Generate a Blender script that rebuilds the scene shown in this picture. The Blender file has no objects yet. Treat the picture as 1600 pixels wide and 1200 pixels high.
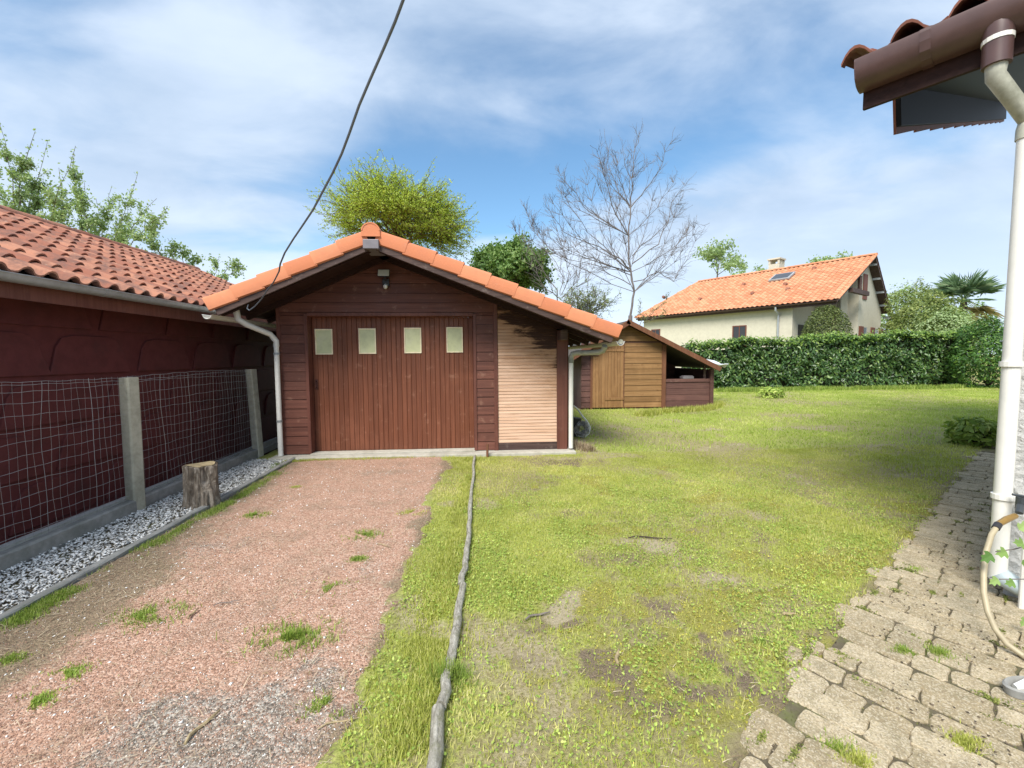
import bpy, math, random
import numpy as np
from mathutils import Vector, Matrix
R = math.radians
random.seed(7)
S = bpy.context.scene
COL = S.collection
# ------------------------------------------------------------ camera
CAMH = 1.5
cam_d = bpy.data.cameras.new('camera'); cam = bpy.data.objects.new('camera', cam_d); COL.objects.link(cam)
cam_d.sensor_width = 36; cam_d.lens = 36 * 670 / 1600; cam_d.clip_start = 0.05; cam_d.clip_end = 2000
cam.matrix_world = Matrix.Translation((0, 0, CAMH)) @ Matrix.Rotation(R(-4.1), 4, 'Z') @ Matrix.Rotation(R(90 - 3.67), 4, 'X') @ Matrix.Rotation(R(-0.4), 4, 'Z')
S.camera = cam
S.render.resolution_x = 1024; S.render.resolution_y = 768
# ------------------------------------------------------------ world, sun, exposure
SUN_EL, SUN_AZ = 50.0, 211.0          # azimuth: 0 = +Y, clockwise; the sun is behind the camera, to its left
W = bpy.data.worlds.new("World"); S.world = W; W.use_nodes = True
wn, wl = W.node_tree.nodes, W.node_tree.links
wn.clear()
def WN(t, **k):
    n = wn.new(t)
    for a, b in k.items(): setattr(n, a, b)
    return n
def wmath(op, a, b=None, c=None, clamp=False):
    n = WN('ShaderNodeMath', operation=op); n.use_clamp = clamp
    for i, v in enumerate((a, b, c)):
        if v is None: continue
        if isinstance(v, (int, float)): n.inputs[i].default_value = v
        else: wl.new(v, n.inputs[i])
    return n.outputs[0]
sky = WN('ShaderNodeTexSky', sky_type='NISHITA'); sky.sun_disc = False
sky.sun_elevation = R(SUN_EL); sky.sun_rotation = R(SUN_AZ); sky.air_density = 1.0; sky.dust_density = 0.6; sky.ozone_density = 2.0
tc = WN('ShaderNodeTexCoord'); sx = WN('ShaderNodeSeparateXYZ'); wl.new(tc.outputs['Generated'], sx.inputs[0])
zc = wmath('MAXIMUM', sx.outputs[2], 0.0)
den = wmath('ADD', zc, 0.22)
px_ = wmath('DIVIDE', sx.outputs[0], den); py_ = wmath('DIVIDE', sx.outputs[1], den)
cx = WN('ShaderNodeCombineXYZ'); wl.new(px_, cx.inputs[0]); wl.new(py_, cx.inputs[1])
mp = WN('ShaderNodeMapping'); wl.new(cx.outputs[0], mp.inputs[0])
mp.inputs['Rotation'].default_value = (0, 0, R(-24)); mp.inputs['Scale'].default_value = (0.62, .95, 1); mp.inputs['Location'].default_value = (3.1, 1.35, 0)
def wnoise(scale, detail, rough, dist, off=0.0, lac=2.1):
    n = WN('ShaderNodeTexNoise', noise_dimensions='3D'); m = WN('ShaderNodeVectorMath', operation='ADD')
    wl.new(mp.outputs[0], m.inputs[0]); m.inputs[1].default_value = (off, off * .7, off)
    wl.new(m.outputs[0], n.inputs['Vector'])
    n.inputs['Scale'].default_value = scale; n.inputs['Detail'].default_value = detail
    n.inputs['Roughness'].default_value = rough; n.inputs['Distortion'].default_value = dist; n.inputs['Lacunarity'].default_value = lac
    return n.outputs['Fac']
n1 = wnoise(.95, 8, .47, .3, 2.3); n2 = wnoise(3.0, 7, .52, .4, 9.0); n3 = wnoise(0.7, 5, .5, .3, 5.5)
# blue opening: a band of thinner cloud across the middle elevations ahead
el = wmath('SUBTRACT', zc, wmath('ADD', wmath('MULTIPLY', sx.outputs[0], 0.06), 0.345))
band = wmath('SUBTRACT', 1.0, wmath('MINIMUM', wmath('DIVIDE', wmath('ABSOLUTE', el), 0.17), 1.0))
lat = wmath('SUBTRACT', 1.0, wmath('MINIMUM', wmath('ABSOLUTE', wmath('MULTIPLY', wmath('SUBTRACT', sx.outputs[0], 0.02), 1.25)), 1.0))
band = wmath('MULTIPLY', wmath('MULTIPLY', band, lat), wmath('MAXIMUM', sx.outputs[1], 0.0))
cov = wmath('ADD', wmath('MULTIPLY', n1, 0.76), wmath('MULTIPLY', n2, 0.24))
cov = wmath('ADD', cov, wmath('MULTIPLY', band, -0.28))
cov = wmath('ADD', cov, wmath('MULTIPLY', wmath('SUBTRACT', 1.0, wmath('MINIMUM', wmath('MULTIPLY', zc, 4.0), 1.0)), 0.16))
rmp = WN('ShaderNodeMapRange', interpolation_type='SMOOTHSTEP'); wl.new(cov, rmp.inputs[0])
rmp.inputs[1].default_value = 0.30; rmp.inputs[2].default_value = 0.50; rmp.inputs[3].default_value = 0.0; rmp.inputs[4].default_value = 0.93
bri = WN('ShaderNodeMapRange', interpolation_type='SMOOTHSTEP'); wl.new(wmath('ADD', wmath('MULTIPLY', n3, 0.6), wmath('MULTIPLY', n2, 0.4)), bri.inputs[0])
bri.inputs[1].default_value = 0.36; bri.inputs[2].default_value = 0.66
cc = WN('ShaderNodeMix', data_type='RGBA'); wl.new(bri.outputs[0], cc.inputs[0])
cc.inputs[6].default_value = (2.5, 3.2, 4.2, 1); cc.inputs[7].default_value = (3.9, 4.5, 5.35, 1)
# white low cloud near the horizon
hz = WN('ShaderNodeMix', data_type='RGBA'); wl.new(wmath('MULTIPLY', wmath('SUBTRACT', 1.0, wmath('MINIMUM', wmath('MULTIPLY', zc, 3.3), 1.0)), 0.8), hz.inputs[0])
wl.new(cc.outputs[2], hz.inputs[6]); hz.inputs[7].default_value = (4.7, 5.4, 6.2, 1)
sk = WN('ShaderNodeMix', data_type='RGBA'); sk.blend_type = 'MULTIPLY'; sk.inputs[0].default_value = 1
wl.new(sky.outputs[0], sk.inputs[6]); sk.inputs[7].default_value = (.80, 1.0, 1.02, 1)
mx = WN('ShaderNodeMix', data_type='RGBA'); wl.new(rmp.outputs[0], mx.inputs[0]); wl.new(sk.outputs[2], mx.inputs[6]); wl.new(hz.outputs[2], mx.inputs[7])
bg = WN('ShaderNodeBackground'); wl.new(mx.outputs[2], bg.inputs[0]); bg.inputs[1].default_value = 0.086
wo = WN('ShaderNodeOutputWorld'); wl.new(bg.outputs[0], wo.inputs[0])
sun_d = bpy.data.lights.new('sun', 'SUN'); sun_d.energy = 2.4; sun_d.angle = R(28); sun_d.color = (1.0, 0.95, 0.87)
sun = bpy.data.objects.new('sun', sun_d); COL.objects.link(sun)
_sd = Vector((math.sin(R(SUN_AZ)) * math.cos(R(SUN_EL)), math.cos(R(SUN_AZ)) * math.cos(R(SUN_EL)), math.sin(R(SUN_EL))))
sun.rotation_euler = _sd.to_track_quat('Z', 'Y').to_euler()
S.view_settings.view_transform = 'Standard'; S.view_settings.look = 'None'; S.view_settings.exposure = 1.30; S.view_settings.gamma = 1

# ------------------------------------------------------------ pixel -> world
_cm = cam.matrix_world.copy()
def ray(px, py):
    return (_cm.to_3x3() @ Vector(((px - 800) / 670, (600 - py) / 670, -1)))
def P(px, py, Y):                       # the point seen at a photo pixel, Y metres ahead
    d = ray(px, py); t = Y / d.y
    return Vector((d.x * t, Y, CAMH + d.z * t))
def G(px, py, z=0.0):                   # the point seen at a photo pixel, on the ground
    d = ray(px, py); t = (z - CAMH) / d.z
    return Vector((d.x * t, d.y * t, z))

def Hp(px, py, z):                      # the point seen at a photo pixel, at height z
    d = ray(px, py); t = (z - CAMH) / d.z
    return Vector((d.x * t, d.y * t, z))
_ci = _cm.inverted()
def pxof(p):
    q = _ci @ Vector(p); return 800 - 670 * q.x / q.z, 600 + 670 * q.y / q.z
# ------------------------------------------------------------ mesh builder
class MB:
    def __init__(s): s.v = []; s.f = []; s.r = []
    def add(s, vs, fs, r=None):
        b = len(s.v); s.v += [tuple(p) for p in vs]
        if r is None: r = random.random()
        for f in fs: s.f.append(tuple(i + b for i in f)); s.r.append(r)
        return s
    def hexa(s, p, r=None):             # 8 corners: bottom ring 0-3, top ring 4-7
        return s.add(p, [(3, 2, 1, 0), (4, 5, 6, 7), (0, 1, 5, 4), (1, 2, 6, 5), (2, 3, 7, 6), (3, 0, 4, 7)], r)
    def box(s, x0, x1, y0, y1, z0, z1, r=None):
        return s.hexa([(x0, y0, z0), (x1, y0, z0), (x1, y1, z0), (x0, y1, z0), (x0, y0, z1), (x1, y0, z1), (x1, y1, z1), (x0, y1, z1)], r)
    def ob(s, O, U, V, N, u0, u1, v0, v1, n0, n1, r=None):
        q = lambda a, b, c: O + U * a + V * b + N * c
        return s.hexa([q(u0, v0, n0), q(u1, v0, n0), q(u1, v1, n0), q(u0, v1, n0), q(u0, v0, n1), q(u1, v0, n1), q(u1, v1, n1), q(u0, v1, n1)], r)
    def bar(s, a, b, w, h, up=Vector((0, 0, 1)), r=None):
        a = Vector(a); b = Vector(b); d = (b - a); L = d.length; d.normalize()
        sd = d.cross(up)
        if sd.length < 1e-4: sd = Vector((1, 0, 0))
        sd.normalize(); u = sd.cross(d)
        return s.ob(a, d, sd, u, 0, L, -w / 2, w / 2, -h / 2, h / 2, r)
    def tube(s, pts, rad, n=8, cap=True, r=None, jit=0):
        pts = [Vector(p) for p in pts]; m = len(pts)
        if not hasattr(rad, '__len__'): rad = [rad] * m
        up = Vector((0, 0, 1)); vs = []
        t0 = (pts[1] - pts[0]).normalized()
        ref = t0.cross(up)
        if ref.length < 1e-3: ref = t0.cross(Vector((0, 1, 0)))
        ref.normalize()
        for i in range(m):
            t = (pts[min(i + 1, m - 1)] - pts[max(i - 1, 0)]).normalized()
            ref = (ref - t * ref.dot(t))
            if ref.length < 1e-5: ref = t.orthogonal()
            ref.normalize(); b2 = t.cross(ref)
            for k in range(n):
                a = 2 * math.pi * k / n
                rr = rad[i] * (1 + (random.uniform(-jit, jit) if jit else 0))
                vs.append(pts[i] + ref * (math.cos(a) * rr) + b2 * (math.sin(a) * rr))
        fs = [(i * n + k, i * n + (k + 1) % n, (i + 1) * n + (k + 1) % n, (i + 1) * n + k) for i in range(m - 1) for k in range(n)]
        if cap: fs += [tuple(range(n))[::-1], tuple((m - 1) * n + k for k in range(n))]
        return s.add(vs, fs, r)
    def prism(s, poly, d, r=None):      # polygon (3D points) extruded by vector d
        n = len(poly); d = Vector(d); poly = [Vector(p) for p in poly]
        return s.add(poly + [p + d for p in poly], [tuple(range(n))[::-1], tuple(range(n, 2 * n))] + [(i, (i + 1) % n, n + (i + 1) % n, n + i) for i in range(n)], r)
    def build(s, name, mat, parent=None, org=None, smooth=False, bev=0):
        o = Vector(org) if org is not None else (Vector(parent['_o']) if parent is not None and '_o' in parent.keys() else Vector((0, 0, 0)))
        me = bpy.data.meshes.new(name)
        me.from_pydata([(x - o.x, y - o.y, z - o.z) for x, y, z in s.v], [], s.f)
        at = me.attributes.new('rnd', 'FLOAT', 'FACE'); at.data.foreach_set('value', s.r)
        me.materials.append(mat)
        ob = bpy.data.objects.new(name, me); COL.objects.link(ob)
        if parent is not None: ob.parent = parent
        else: ob.location = o
        ob['_o'] = tuple(o)
        if parent is not None and parent.type == 'MESH': pass
        if smooth:
            me.polygons.foreach_set('use_smooth', [True] * len(me.polygons))
            md = None
            try: me.set_sharp_from_angle(angle=R(40))
            except Exception: pass
        if bev:
            md = ob.modifiers.new('bevel', 'BEVEL'); md.width = bev; md.segments = 2; md.limit_method = 'ANGLE'
        return ob
def fast(name, V, F, rnd, mat, parent=None, org=(0, 0, 0), col=None):
    """numpy mesh: V (n,3), F (m,k) constant k, rnd (m,)"""
    me = bpy.data.meshes.new(name); V = np.asarray(V, dtype=np.float32) - np.asarray(org, dtype=np.float32)
    m, k = F.shape
    me.vertices.add(len(V)); me.vertices.foreach_set('co', V.ravel())
    me.loops.add(m * k); me.loops.foreach_set('vertex_index', F.astype(np.int32).ravel())
    me.polygons.add(m); me.polygons.foreach_set('loop_start', np.arange(0, m * k, k, dtype=np.int32))
    me.update(calc_edges=True)
    at = me.attributes.new('rnd', 'FLOAT', 'FACE'); at.data.foreach_set('value', np.asarray(rnd, dtype=np.float32))
    if col is not None:
        for nm, arr in col.items():
            a = me.attributes.new(nm, 'FLOAT', 'POINT'); a.data.foreach_set('value', np.asarray(arr, dtype=np.float32))
    me.materials.append(mat)
    ob = bpy.data.objects.new(name, me); COL.objects.link(ob)
    if parent is not None: ob.parent = parent
    else: ob.location = org
    ob['_o'] = tuple(float(x) for x in org)
    return ob
def scatter(TV, TF, pos, rot, scale, rnd):
    """instances baked into arrays. TV (k,3) TF (f,c) pos (n,3) rot (n,3,3) scale (n,) or (n,3)"""
    n = len(pos); scale = np.asarray(scale)
    if scale.ndim == 1: scale = np.repeat(scale[:, None], 3, 1)
    V = np.einsum('nij,nkj->nki', rot, TV[None] * scale[:, None, :]) + pos[:, None, :]
    F = TF[None] + (np.arange(n) * len(TV))[:, None, None]
    return V.reshape(-1, 3), F.reshape(-1, TF.shape[1]), np.repeat(rnd, len(TF))
def rotz(a, tilt=None, tdir=None):
    n = len(a); c, s = np.cos(a), np.sin(a)
    M = np.zeros((n, 3, 3)); M[:, 0, 0] = c; M[:, 0, 1] = -s; M[:, 1, 0] = s; M[:, 1, 1] = c; M[:, 2, 2] = 1
    if tilt is not None:
        c, s = np.cos(tilt), np.sin(tilt)
        X = np.zeros((n, 3, 3)); X[:, 0, 0] = 1; X[:, 1, 1] = c; X[:, 1, 2] = -s; X[:, 2, 1] = s; X[:, 2, 2] = c
        M = M @ X
        if tdir is not None:
            c, s = np.cos(tdir), np.sin(tdir)
            Z = np.zeros((n, 3, 3)); Z[:, 0, 0] = c; Z[:, 0, 1] = -s; Z[:, 1, 0] = s; Z[:, 1, 1] = c; Z[:, 2, 2] = 1
            M = M @ Z
    return M
def tag(o, label=None, cat=None, group=None, kind=None):
    if label: o['label'] = label
    if cat: o['category'] = cat
    if group: o['group'] = group
    if kind: o['kind'] = kind
    return o
def thing(name, loc, label, cat, group=None):
    e = bpy.data.objects.new(name, None); COL.objects.link(e); e.location = loc; e['_o'] = tuple(loc); e.empty_display_size = .1
    return tag(e, label, cat, group)

# ------------------------------------------------------------ numpy noise
_rng = np.random.RandomState(5); _perm = _rng.rand(256, 256)
def vnoise(x, y):
    xi = np.floor(x).astype(int); yi = np.floor(y).astype(int); fx = x - xi; fy = y - yi
    fx = fx * fx * (3 - 2 * fx); fy = fy * fy * (3 - 2 * fy)
    g = lambda a, b: _perm[a % 256, b % 256]
    return (g(xi, yi) * (1 - fx) + g(xi + 1, yi) * fx) * (1 - fy) + (g(xi, yi + 1) * (1 - fx) + g(xi + 1, yi + 1) * fx) * fy
def fbm(x, y, o=4):
    s = 0; a = .5; t = 0
    for i in range(o): s = s + a * vnoise(x * 2 ** i + 17.3 * i, y * 2 ** i + 9.1 * i); t += a; a *= .5
    return s / t
def sstep(a, b, x):
    t = np.clip((x - a) / (b - a), 0, 1); return t * t * (3 - 2 * t)

# ------------------------------------------------------------ materials
class NT:
    def __init__(s, name):
        s.m = bpy.data.materials.new(name); s.m.use_nodes = True; s.n = s.m.node_tree.nodes; s.l = s.m.node_tree.links
        s.b = s.n['Principled BSDF']; s.tc = s.n.new('ShaderNodeTexCoord')
    def mapped(s, scale=(1, 1, 1), rot=(0, 0, 0), src='Object'):
        m = s.n.new('ShaderNodeMapping'); s.l.new(s.tc.outputs[src], m.inputs[0]); m.inputs['Scale'].default_value = scale; m.inputs['Rotation'].default_value = rot
        return m.outputs[0]
    def noise(s, scale, detail=4, rough=.55, vec=None, dist=0):
        n = s.n.new('ShaderNodeTexNoise'); s.l.new(vec if vec is not None else s.tc.outputs['Object'], n.inputs['Vector'])
        n.inputs['Scale'].default_value = scale; n.inputs['Detail'].default_value = detail; n.inputs['Roughness'].default_value = rough; n.inputs['Distortion'].default_value = dist
        return n.outputs['Fac']
    def voro(s, scale, vec=None, feat='F1', out='Distance'):
        n = s.n.new('ShaderNodeTexVoronoi'); n.feature = feat; s.l.new(vec if vec is not None else s.tc.outputs['Object'], n.inputs['Vector']); n.inputs['Scale'].default_value = scale
        return n.outputs[out]
    def attr(s, nm):
        n = s.n.new('ShaderNodeAttribute'); n.attribute_name = nm; return n.outputs['Fac']
    def math(s, op, a, b=None, clamp=False):
        n = s.n.new('ShaderNodeMath'); n.operation = op; n.use_clamp = clamp
        for i, v in enumerate((a, b)):
            if v is None: continue
            if isinstance(v, (int, float)): n.inputs[i].default_value = v
            else: s.l.new(v, n.inputs[i])
        return n.outputs[0]
    def rng(s, v, a, b, c=0.0, d=1.0):
        n = s.n.new('ShaderNodeMapRange'); s.l.new(v, n.inputs[0])
        for i, q in enumerate((a, b, c, d)): n.inputs[i + 1].default_value = q
        n.interpolation_type = 'SMOOTHSTEP'
        return n.outputs[0]
    def mix(s, f, a, b, mode='MIX'):
        n = s.n.new('ShaderNodeMix'); n.data_type = 'RGBA'; n.blend_type = mode
        for i, v in ((0, f), (6, a), (7, b)):
            if isinstance(v, (int, float)): n.inputs[i].default_value = v
            elif isinstance(v, tuple): n.inputs[i].default_value = (*v, 1)
            else: s.l.new(v, n.inputs[i])
        return n.outputs[2]
    def ramp(s, v, stops):
        n = s.n.new('ShaderNodeValToRGB'); s.l.new(v, n.inputs[0]); e = n.color_ramp.elements
        while len(e) < len(stops): e.new(.5)
        for q, (p, c) in zip(e, stops): q.position = p; q.color = (*c, 1)
        return n.outputs[0]
    def bump(s, h, strength=.3, dist=.01):
        n = s.n.new('ShaderNodeBump'); s.l.new(h, n.inputs['Height']); n.inputs['Strength'].default_value = strength; n.inputs['Distance'].default_value = dist
        s.l.new(n.outputs[0], s.b.inputs['Normal'])
    def out(s, col, rough=.7, metal=0, spec=None):
        if isinstance(col, tuple): s.b.inputs['Base Color'].default_value = (*col, 1)
        else: s.l.new(col, s.b.inputs['Base Color'])
        if isinstance(rough, (int, float)): s.b.inputs['Roughness'].default_value = rough
        else: s.l.new(rough, s.b.inputs['Roughness'])
        s.b.inputs['Metallic'].default_value = metal
        if spec is not None: s.b.inputs['Specular IOR Level'].default_value = spec
        return s.m
def sc(c, k): return tuple(min(1, x * k) for x in c)
def mat_wood(name, c1, c2, axis='x', rough=.6, spec=.3, rndamt=.35, wear=None, wearamt=.5, streak=40):
    t = NT(name); g = {'x': (1.2, streak, streak), 'y': (streak, 1.2, streak), 'z': (streak, streak, 1.2)}[axis]
    v = t.mapped(g); n = t.noise(1.0, 6, .6, v, .4); n2 = t.noise(2.2, 4, .6)
    r = t.attr('rnd')
    base = t.mix(t.rng(n, .3, .7), c1, c2)
    base = t.mix(t.math('MULTIPLY', r, rndamt), base, sc(c1, .55))
    base = t.mix(t.math('MULTIPLY', t.rng(n2, .5, .75), .35), base, sc(c2, 1.35))
    if wear:
        w = t.math('MULTIPLY', t.rng(t.noise(7, 6, .7), .56, .7), wearamt)
        base = t.mix(w, base, wear)
    t.bump(n, .35, .003)
    return t.out(base, t.rng(n2, .2, .8, rough - .1, rough + .15), 0, spec)
def mat_plain(name, c, rough=.5, metal=0, spec=.4, var=.15, dirt=None, bump=0, scale=12):
    t = NT(name); n = t.noise(scale, 6, .65); col = t.mix(t.math('MULTIPLY', t.rng(n, .35, .7), var), c, sc(c, .45))
    if dirt: col = t.mix(t.math('MULTIPLY', t.rng(t.noise(2.6, 7, .7), .48, .72), .7), col, dirt)
    if bump: t.bump(n, bump, .004)
    return t.out(col, rough, metal, spec)
def mat_tile(name, c1, c2, dark, rough=.75, lich=.5):
    t = NT(name); r = t.attr('rnd'); n = t.noise(5, 7, .65); n2 = t.noise(38, 5, .7)
    col = t.mix(t.rng(r, .1, .9), c1, c2)
    col = t.mix(t.math('MULTIPLY', t.rng(n, .42, .68), lich), col, dark)
    col = t.mix(t.math('MULTIPLY', t.rng(n2, .55, .72), .35 * lich + .1), col, sc(dark, 1.7))
    n3 = t.noise(11, 8, .75); col = t.mix(t.math('MULTIPLY', t.rng(n3, .60, .68), lich * .55), col, (.50, .42, .33))
    t.bump(n2, .25, .004)
    return t.out(col, rough, 0, .25)
def mat_leaf(name, c1, c2, c3=None, rough=.5, trans=.25, spec=.3):
    t = NT(name); r = t.attr('rnd')
    st = [(0.0, c1), (.75, c2), (1.0, c3 or c2)]
    col = t.ramp(r, st); n = t.noise(1.2, 3); col = t.mix(t.math('MULTIPLY', t.rng(n, .35, .7), .35), col, sc(c1, .8))
    t.out(col, rough, 0, spec)
    tr = t.n.new('ShaderNodeBsdfTranslucent'); t.l.new(t.mix(1.0, col, (1.3, 1.35, .7), 'MULTIPLY'), tr.inputs[0])
    mxs = t.n.new('ShaderNodeMixShader'); mxs.inputs[0].default_value = trans
    t.l.new(t.b.outputs[0], mxs.inputs[1]); t.l.new(tr.outputs[0], mxs.inputs[2])
    t.l.new(mxs.outputs[0], t.n['Material Output'].inputs[0])
    return t.m
M = {}
M['board'] = mat_wood('stained board', (.11, .041, .029), (.18, .070, .048), 'x', .55, .3, .4, (.30, .17, .12), .5)
M['trim'] = mat_wood('dark trim', (.105, .036, .026), (.16, .06, .042), 'z', .5, .35, .15, (.22, .11, .08), .3)
M['eave'] = mat_wood('weathered bargeboard', (.05, .03, .026), (.11, .07, .06), 'x', .6, .3, .3, (.2, .16, .14), .6)
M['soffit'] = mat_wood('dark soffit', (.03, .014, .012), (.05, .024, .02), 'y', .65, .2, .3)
M['soffit_shade'] = mat_plain('blackish shaded soffit', (.007, .009, .013), .6, 0, .25, .3)  # deep eave shade put into the base colour of soffit and bargeboard
M['door'] = mat_wood('stained door', (.135, .044, .022), (.20, .070, .036), 'z', .5, .35, .35, (.34, .18, .12), .45)
M['handle'] = mat_plain('rusty metal', (.12, .05, .04), .6, .3, .4, .5)
M['pane'] = mat_plain('yellowed pane', (.60, .62, .36), .3, 0, .5, .25, (.66, .66, .48))
M['beading'] = mat_plain('cream beading', (.88, .78, .55), .6, 0, .3, .3, (.6, .48, .3))
M['verge'] = mat_tile('new terracotta', (.60, .215, .105), (.68, .27, .14), (.50, .19, .11), .75, .35)
M['tile_old'] = mat_tile('weathered terracotta', (.29, .115, .075), (.42, .195, .125), (.15, .085, .07), .85, .95)
M['tile_far'] = mat_tile('clay tiles', (.50, .20, .10), (.60, .30, .165), (.42, .22, .14), .8, .5)
M['tile_near'] = mat_tile('brown tiles', (.25, .1, .07), (.33, .14, .1), (.2, .11, .09), .6, .5)
M['mortar'] = mat_plain('ridge mortar', (.25, .2, .17), .9, 0, .2, .5, (.12, .1, .09), .5)
M['zinc'] = mat_plain('grey gutter', (.42, .45, .47), .42, .25, .5, .3, (.22, .23, .22))
M['pvc'] = mat_plain('white plastic', (.76, .75, .70), .35, 0, .5, .12)
M['pvc_dirty'] = mat_plain('mossy plastic', (.46, .46, .38), .5, 0, .4, .5, (.16, .17, .12))
M['pvc_grey'] = mat_plain('grey plastic', (.42, .5, .53), .35, 0, .5, .2)
M['pvc_brown'] = mat_plain('brown plastic', (.105, .06, .056), .38, 0, .5, .3, (.13, .07, .06))
M['cap'] = mat_plain('grey metal cap', (.2, .185, .2), .5, .2, .4, .3)
M['concrete'] = mat_plain('rough concrete', (.46, .44, .35), .9, 0, .2, .5, (.22, .225, .17), .6)
M['concrete_dark'] = mat_plain('damp concrete', (.29, .29, .275), .85, 0, .25, .5, (.14, .15, .13), .6)
M['concrete_pale'] = mat_plain('pale concrete', (.48, .46, .4), .9, 0, .2, .4, (.3, .28, .22), .5)
M['red_panel'] = mat_plain('oxblood paint', (.125, .032, .032), .65, 0, .25, .4, (.075, .026, .026), .5, 9)
M['wire'] = mat_plain('galvanised wire', (.42, .42, .42), .5, .4, .4, .2)
M['white_strip'] = mat_plain('white plinth strip', (.62, .62, .6), .5, 0, .3, .3)
M['lamp_body'] = mat_plain('lamp plastic', (.03, .03, .035), .45)
M['lamp_glass'] = mat_plain('frosted lamp glass', (.62, .64, .55), .25, 0, .6, .1)
M['cable'] = mat_plain('grey cable', (.12, .14, .17), .5)
M['shed'] = mat_wood('honey shed board', (.215, .115, .045), (.33, .19, .085), 'x', .6, .25, .45, (.17, .08, .03), .5)
M['shed_v'] = mat_wood('honey door board', (.235, .12, .05), (.35, .20, .09), 'z', .6, .25, .35, (.17, .08, .03), .4)
M['shed_dark'] = mat_wood('brown lean-to board', (.10, .05, .045), (.17, .085, .07), 'x', .65, .25, .45, (.24, .15, .12), .4)
M['shed_post'] = mat_wood('brown post', (.13, .055, .03), (.2, .09, .05), 'z', .65, .25, .3)
M['felt'] = mat_plain('roof felt', (.09, .08, .07), .95)
M['cream'] = mat_plain('cream render', (.60, .565, .46), .9, 0, .2, .18, None, .3, 6)
M['white_render'] = None
M['glass_dark'] = mat_plain('dark window', (.035, .035, .04), .12, 0, .6, .3)
M['shutter'] = mat_wood('red brown shutter', (.17, .06, .04), (.22, .08, .05), 'z', .5, .3, .3)
def _log():
    t = NT('weathered log'); n = t.noise(1, 7, .75, t.mapped((60, 14, 60)), .5); n2 = t.noise(9, 6, .7)
    c = t.ramp(n, [(.32, (.12, .11, .09)), (.48, (.34, .32, .27)), (.7, (.56, .54, .48))]); c = t.mix(t.rng(n2, .52, .66, 0, .6), c, (.22, .22, .13)); t.bump(t.math('ADD', n, n2), 1.0, .015); return t.out(c, .95, 0, .15)
M['log'] = _log()
M['bark'] = mat_plain('grey bark', (.19, .165, .15), .95, 0, .15, .6, (.075, .06, .055), .8, 14)
M['twig_lime'] = mat_plain('young twig bark', (.16, .13, .06), .9, 0, .15, .4)
M['bark_dark'] = mat_plain('dark bark', (.07, .055, .045), .95, 0, .15, .5, None, .8, 14)
M['birch'] = mat_plain('pale grey bark', (.21, .185, .175), .9, 0, .2, .6, (.11, .095, .09), .6, 9)
M['hose'] = mat_plain('beige hose', (.42, .36, .24), .45, 0, .4, .3)
M['brass'] = mat_plain('dull brass', (.4, .25, .08), .4, .6)
M['tap'] = mat_plain('dark tap', (.07, .08, .09), .4, .4)
M['plastic_sheet'] = mat_plain('white sheeting', (.72, .76, .82), .4, 0, .5, .3, (.35, .42, .5))
def _render_wall():
    t = NT('rough white render'); n = t.noise(26, 8, .7); n2 = t.noise(60, 4, .6); v = t.voro(22)
    h = t.math('ADD', t.math('MULTIPLY', n, 1.2), t.math('MULTIPLY', v, .8)); t.bump(h, 1.0, .03)
    return t.out(t.mix(t.rng(n2, .4, .7), (.66, .66, .64), (.52, .52, .5)), .9, 0, .2)
M['white_render'] = _render_wall()
def _slats():
    t = NT('sanded bare slats'); v = t.mapped((1.4, 30, 55)); n = t.noise(1.0, 7, .65, v, .6); n2 = t.noise(3.0, 6, .65, t.mapped((.6, 1, 2.0)), .5)
    r = t.attr('rnd')
    col = t.mix(t.rng(n, .38, .72), (.66, .45, .33), (.47, .28, .18))
    col = t.mix(t.math('MULTIPLY', r, .3), col, (.74, .5, .34))
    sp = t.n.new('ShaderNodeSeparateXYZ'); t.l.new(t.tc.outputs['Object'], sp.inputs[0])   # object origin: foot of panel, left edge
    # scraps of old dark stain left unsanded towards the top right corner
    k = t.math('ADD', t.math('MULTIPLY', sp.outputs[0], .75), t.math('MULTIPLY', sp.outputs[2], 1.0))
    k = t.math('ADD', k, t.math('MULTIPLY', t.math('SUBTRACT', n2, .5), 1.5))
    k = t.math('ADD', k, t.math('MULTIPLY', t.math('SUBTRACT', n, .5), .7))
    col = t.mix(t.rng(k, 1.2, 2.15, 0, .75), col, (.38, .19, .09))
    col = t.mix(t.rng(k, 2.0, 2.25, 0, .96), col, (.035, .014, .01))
    col = t.mix(t.math('MULTIPLY', t.rng(t.noise(1, 5, .6, t.mapped((2, 20, 40))), .60, .68), .55), col, (.3, .15, .08))
    t.bump(n, .4, .004)
    return t.out(col, .7, 0, .25)
M['slats'] = _slats()
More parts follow.
